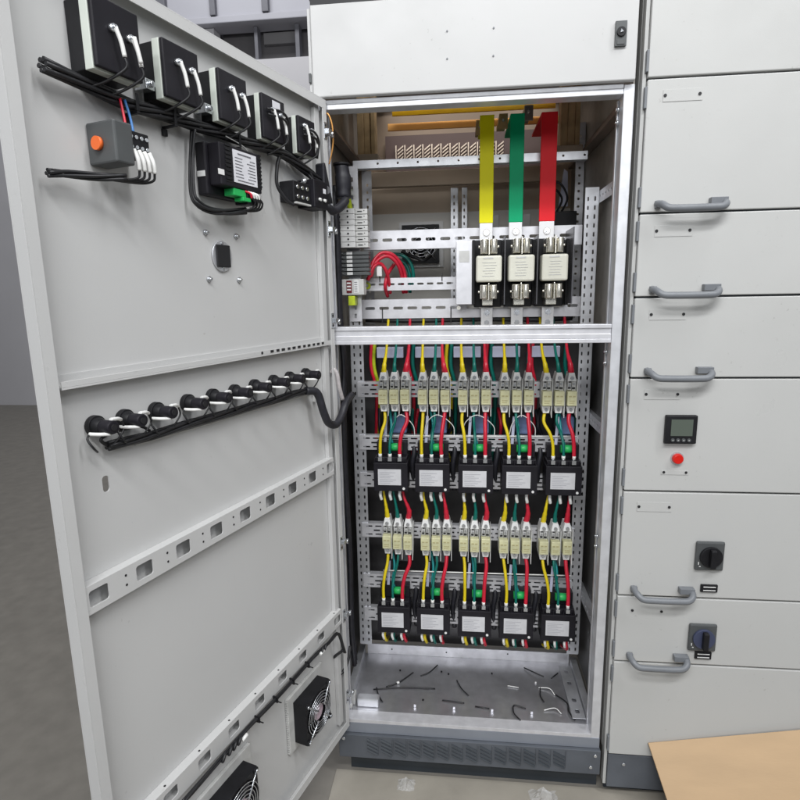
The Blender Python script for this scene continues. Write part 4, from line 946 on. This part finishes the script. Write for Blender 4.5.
for z0, z1, l in ((.552, .636, 'black rotary isolator switch with dial on the drawer at mid height'), (.309, .392, 'black rotary isolator switch on the narrow drawer between the two lower handles')):
    o = thing('rotary_switch', l, 'switch', (1.02, -.02, z0), 'rotary isolator switches')
    MB().m(DGREY).box(.984, 1.058, -.026, -.0163, z0, z1).build('face_plate', o, bevel=.005)
    MB().m(DIALB if z0 < .5 else BLACK).cyl((1.022, -.0262, (z0+z1)/2), (0, -.008, 0), .029, 24).build('dial', o, bevel=.001)
    MB().m(BLACK).box(1.015, 1.029, -.05, -.0345, (z0+z1)/2-.026, (z0+z1)/2+.026).build('grip', o, bevel=.003)
    MB().m(WHITE).box(.991, .993, -.0272, -.0262, z0+.018, z0+.026).box(.994, .998, -.0272, -.0262, z0+.012, z0+.014).build('dial_mark', o)
for z, l in ((.296, 'small black rocker with white frame under the lower rotary switch'), (.500, 'small dark slot plate above the seam beside the middle handle')):
    o = thing('rocker_switch', l, 'switch', (1.03, -.02, z))
    MB().m(BLACK).box(1.006, 1.05, -.022, -.0163, z-.013, z+.009).build('frame', o, bevel=.001)
    MB().m(WHITE).box(1.012, 1.044, -.0235, -.0222, z-.008, z-.006).box(1.012, 1.044, -.0235, -.0222, z+.002, z+.004).build('frame_mark', o)
# leaning board (lower right)
A = Vector((.897, -.022, .004)); Ld = Vector((.0285, -.094, -.100)); Td = Vector((.150, -.003, .030))
n = Td.cross(Ld).normalized()*.009
if n.y > 0: n = -n
k_ = 2.02
B_ = A+Td*3.2; Cc = A+Ld*k_; Dd = B_+Ld*k_
bd = MB().m(WOOD)
pA = [A, B_, Dd, Cc]
bd.hexa([tuple(q-n) for q in pA]+[tuple(q) for q in pA])
tag(bd.build('wooden_board', loc=tuple(A), bevel=.0015), 'pale birch board leaning against the foot of the right cabinet', 'board')
# crumpled film on floor
def film(cx, cy, r, h, label, seed):
    rd = random.Random(seed)
    m = MB().m(FILM)
    n = 9; V = [[None]*n for _ in range(n)]
    for i in range(n):
        for j in range(n):
            a, b = (i/(n-1)-.5)*2, (j/(n-1)-.5)*2
            d = math.hypot(a, b)
            V[i][j] = m.bm.verts.new((cx+a*r+rd.uniform(-.3, .3)*r*.35, cy+b*r*.8+rd.uniform(-.3, .3)*r*.35, FZ+.005+max(0, h*(1-d))*rd.uniform(.3, 1.1)))
    for i in range(n-1):
        for j in range(n-1): m.face([V[i][j], V[i+1][j], V[i+1][j+1], V[i][j+1]])
    tag(m.build('plastic_film', loc=(cx, cy, FZ)), label, 'plastic film', 'crumpled film on the floor')
film(.185, -.03, .026, .035, 'small crumpled clear film on the floor below the left of the plinth', 3)
film(.60, -.045, .04, .045, 'larger crumpled clear film on the floor below the right of the plinth', 5)
# ------------------------------------------------------------------ clean helper props
for ob in bpy.data.objects:
    if len(ob.get('label', '').split()) > 16: print('LONG', ob.name, ob['label'])
    if '_o' in ob: del ob['_o']
# ------------------------------------------------------------------ camera
r_ax = Vector((.99419635, .10617892, -.01731082)); u_ax = Vector((-.00257615, .18436082, .98285525)); f_ax = Vector((-.10754994, .97710651, -.18356439))
M = Matrix((r_ax, u_ax, -f_ax)).transposed().to_4x4(); M.translation = Vector((.35042583, -1.52368862, 1.30392591))
cam = bpy.data.cameras.new('camera'); co = bpy.data.objects.new('camera', cam); C.objects.link(co); co.matrix_world = M
cam.sensor_width = 36; cam.lens = 563.28/800*36; cam.clip_end = 100; cam.clip_start = .02
S.camera = co
# ------------------------------------------------------------------ light
wd = bpy.data.worlds.new('World'); S.world = wd; wd.use_nodes = True
wd.node_tree.nodes['Background'].inputs[0].default_value = (.80, .88, 1, 1); wd.node_tree.nodes['Background'].inputs[1].default_value = .14
def area(name, loc, target, sx, sy, e, col=(.98, .99, 1)):
    l = bpy.data.lights.new(name, 'AREA'); l.shape = 'RECTANGLE'; l.size = sx; l.size_y = sy; l.energy = e; l.color = col
    o = bpy.data.objects.new(name, l); C.objects.link(o); o.location = loc
    o.rotation_euler = (Vector(target)-Vector(loc)).to_track_quat('-Z', 'Y').to_euler()
area('workshop_or_fill_lamp', (.8, -2.9, 4.3), (.3, .1, 1.1), 2.6, .35, 105)
area('workshop_or_fill_lamp', (-1.0, -4.2, 4.4), (.2, 0, 1.2), 2.6, .35, 100)
area('workshop_or_fill_lamp', (.6, -5.2, 2.5), (.35, .5, 1.5), 3, 1, 62, (.97, .985, 1))  # added low fill behind the camera, brightens the cabinet interior
area('workshop_or_fill_lamp', (2.6, -1.4, 4.4), (-.3, -.4, 1.1), .6, 3, 85)
area('workshop_or_fill_lamp', (-2.2, 3.2, 6.6), (-2.2, 6.0, 4.4), 3, 1, 125)
area('workshop_or_fill_lamp', (.4, 2.2, 4.6), (.37, .5, 1.9), 2, .6, 17)  # added unseen fill above the rear, shines down through the roof opening
S.view_settings.view_transform = 'Standard'; S.view_settings.look = 'None'; S.view_settings.exposure = 0; S.view_settings.gamma = 1
S.render.engine = 'CYCLES'
S.cycles.max_bounces = 8
S.render.resolution_x = 1024; S.render.resolution_y = 1024
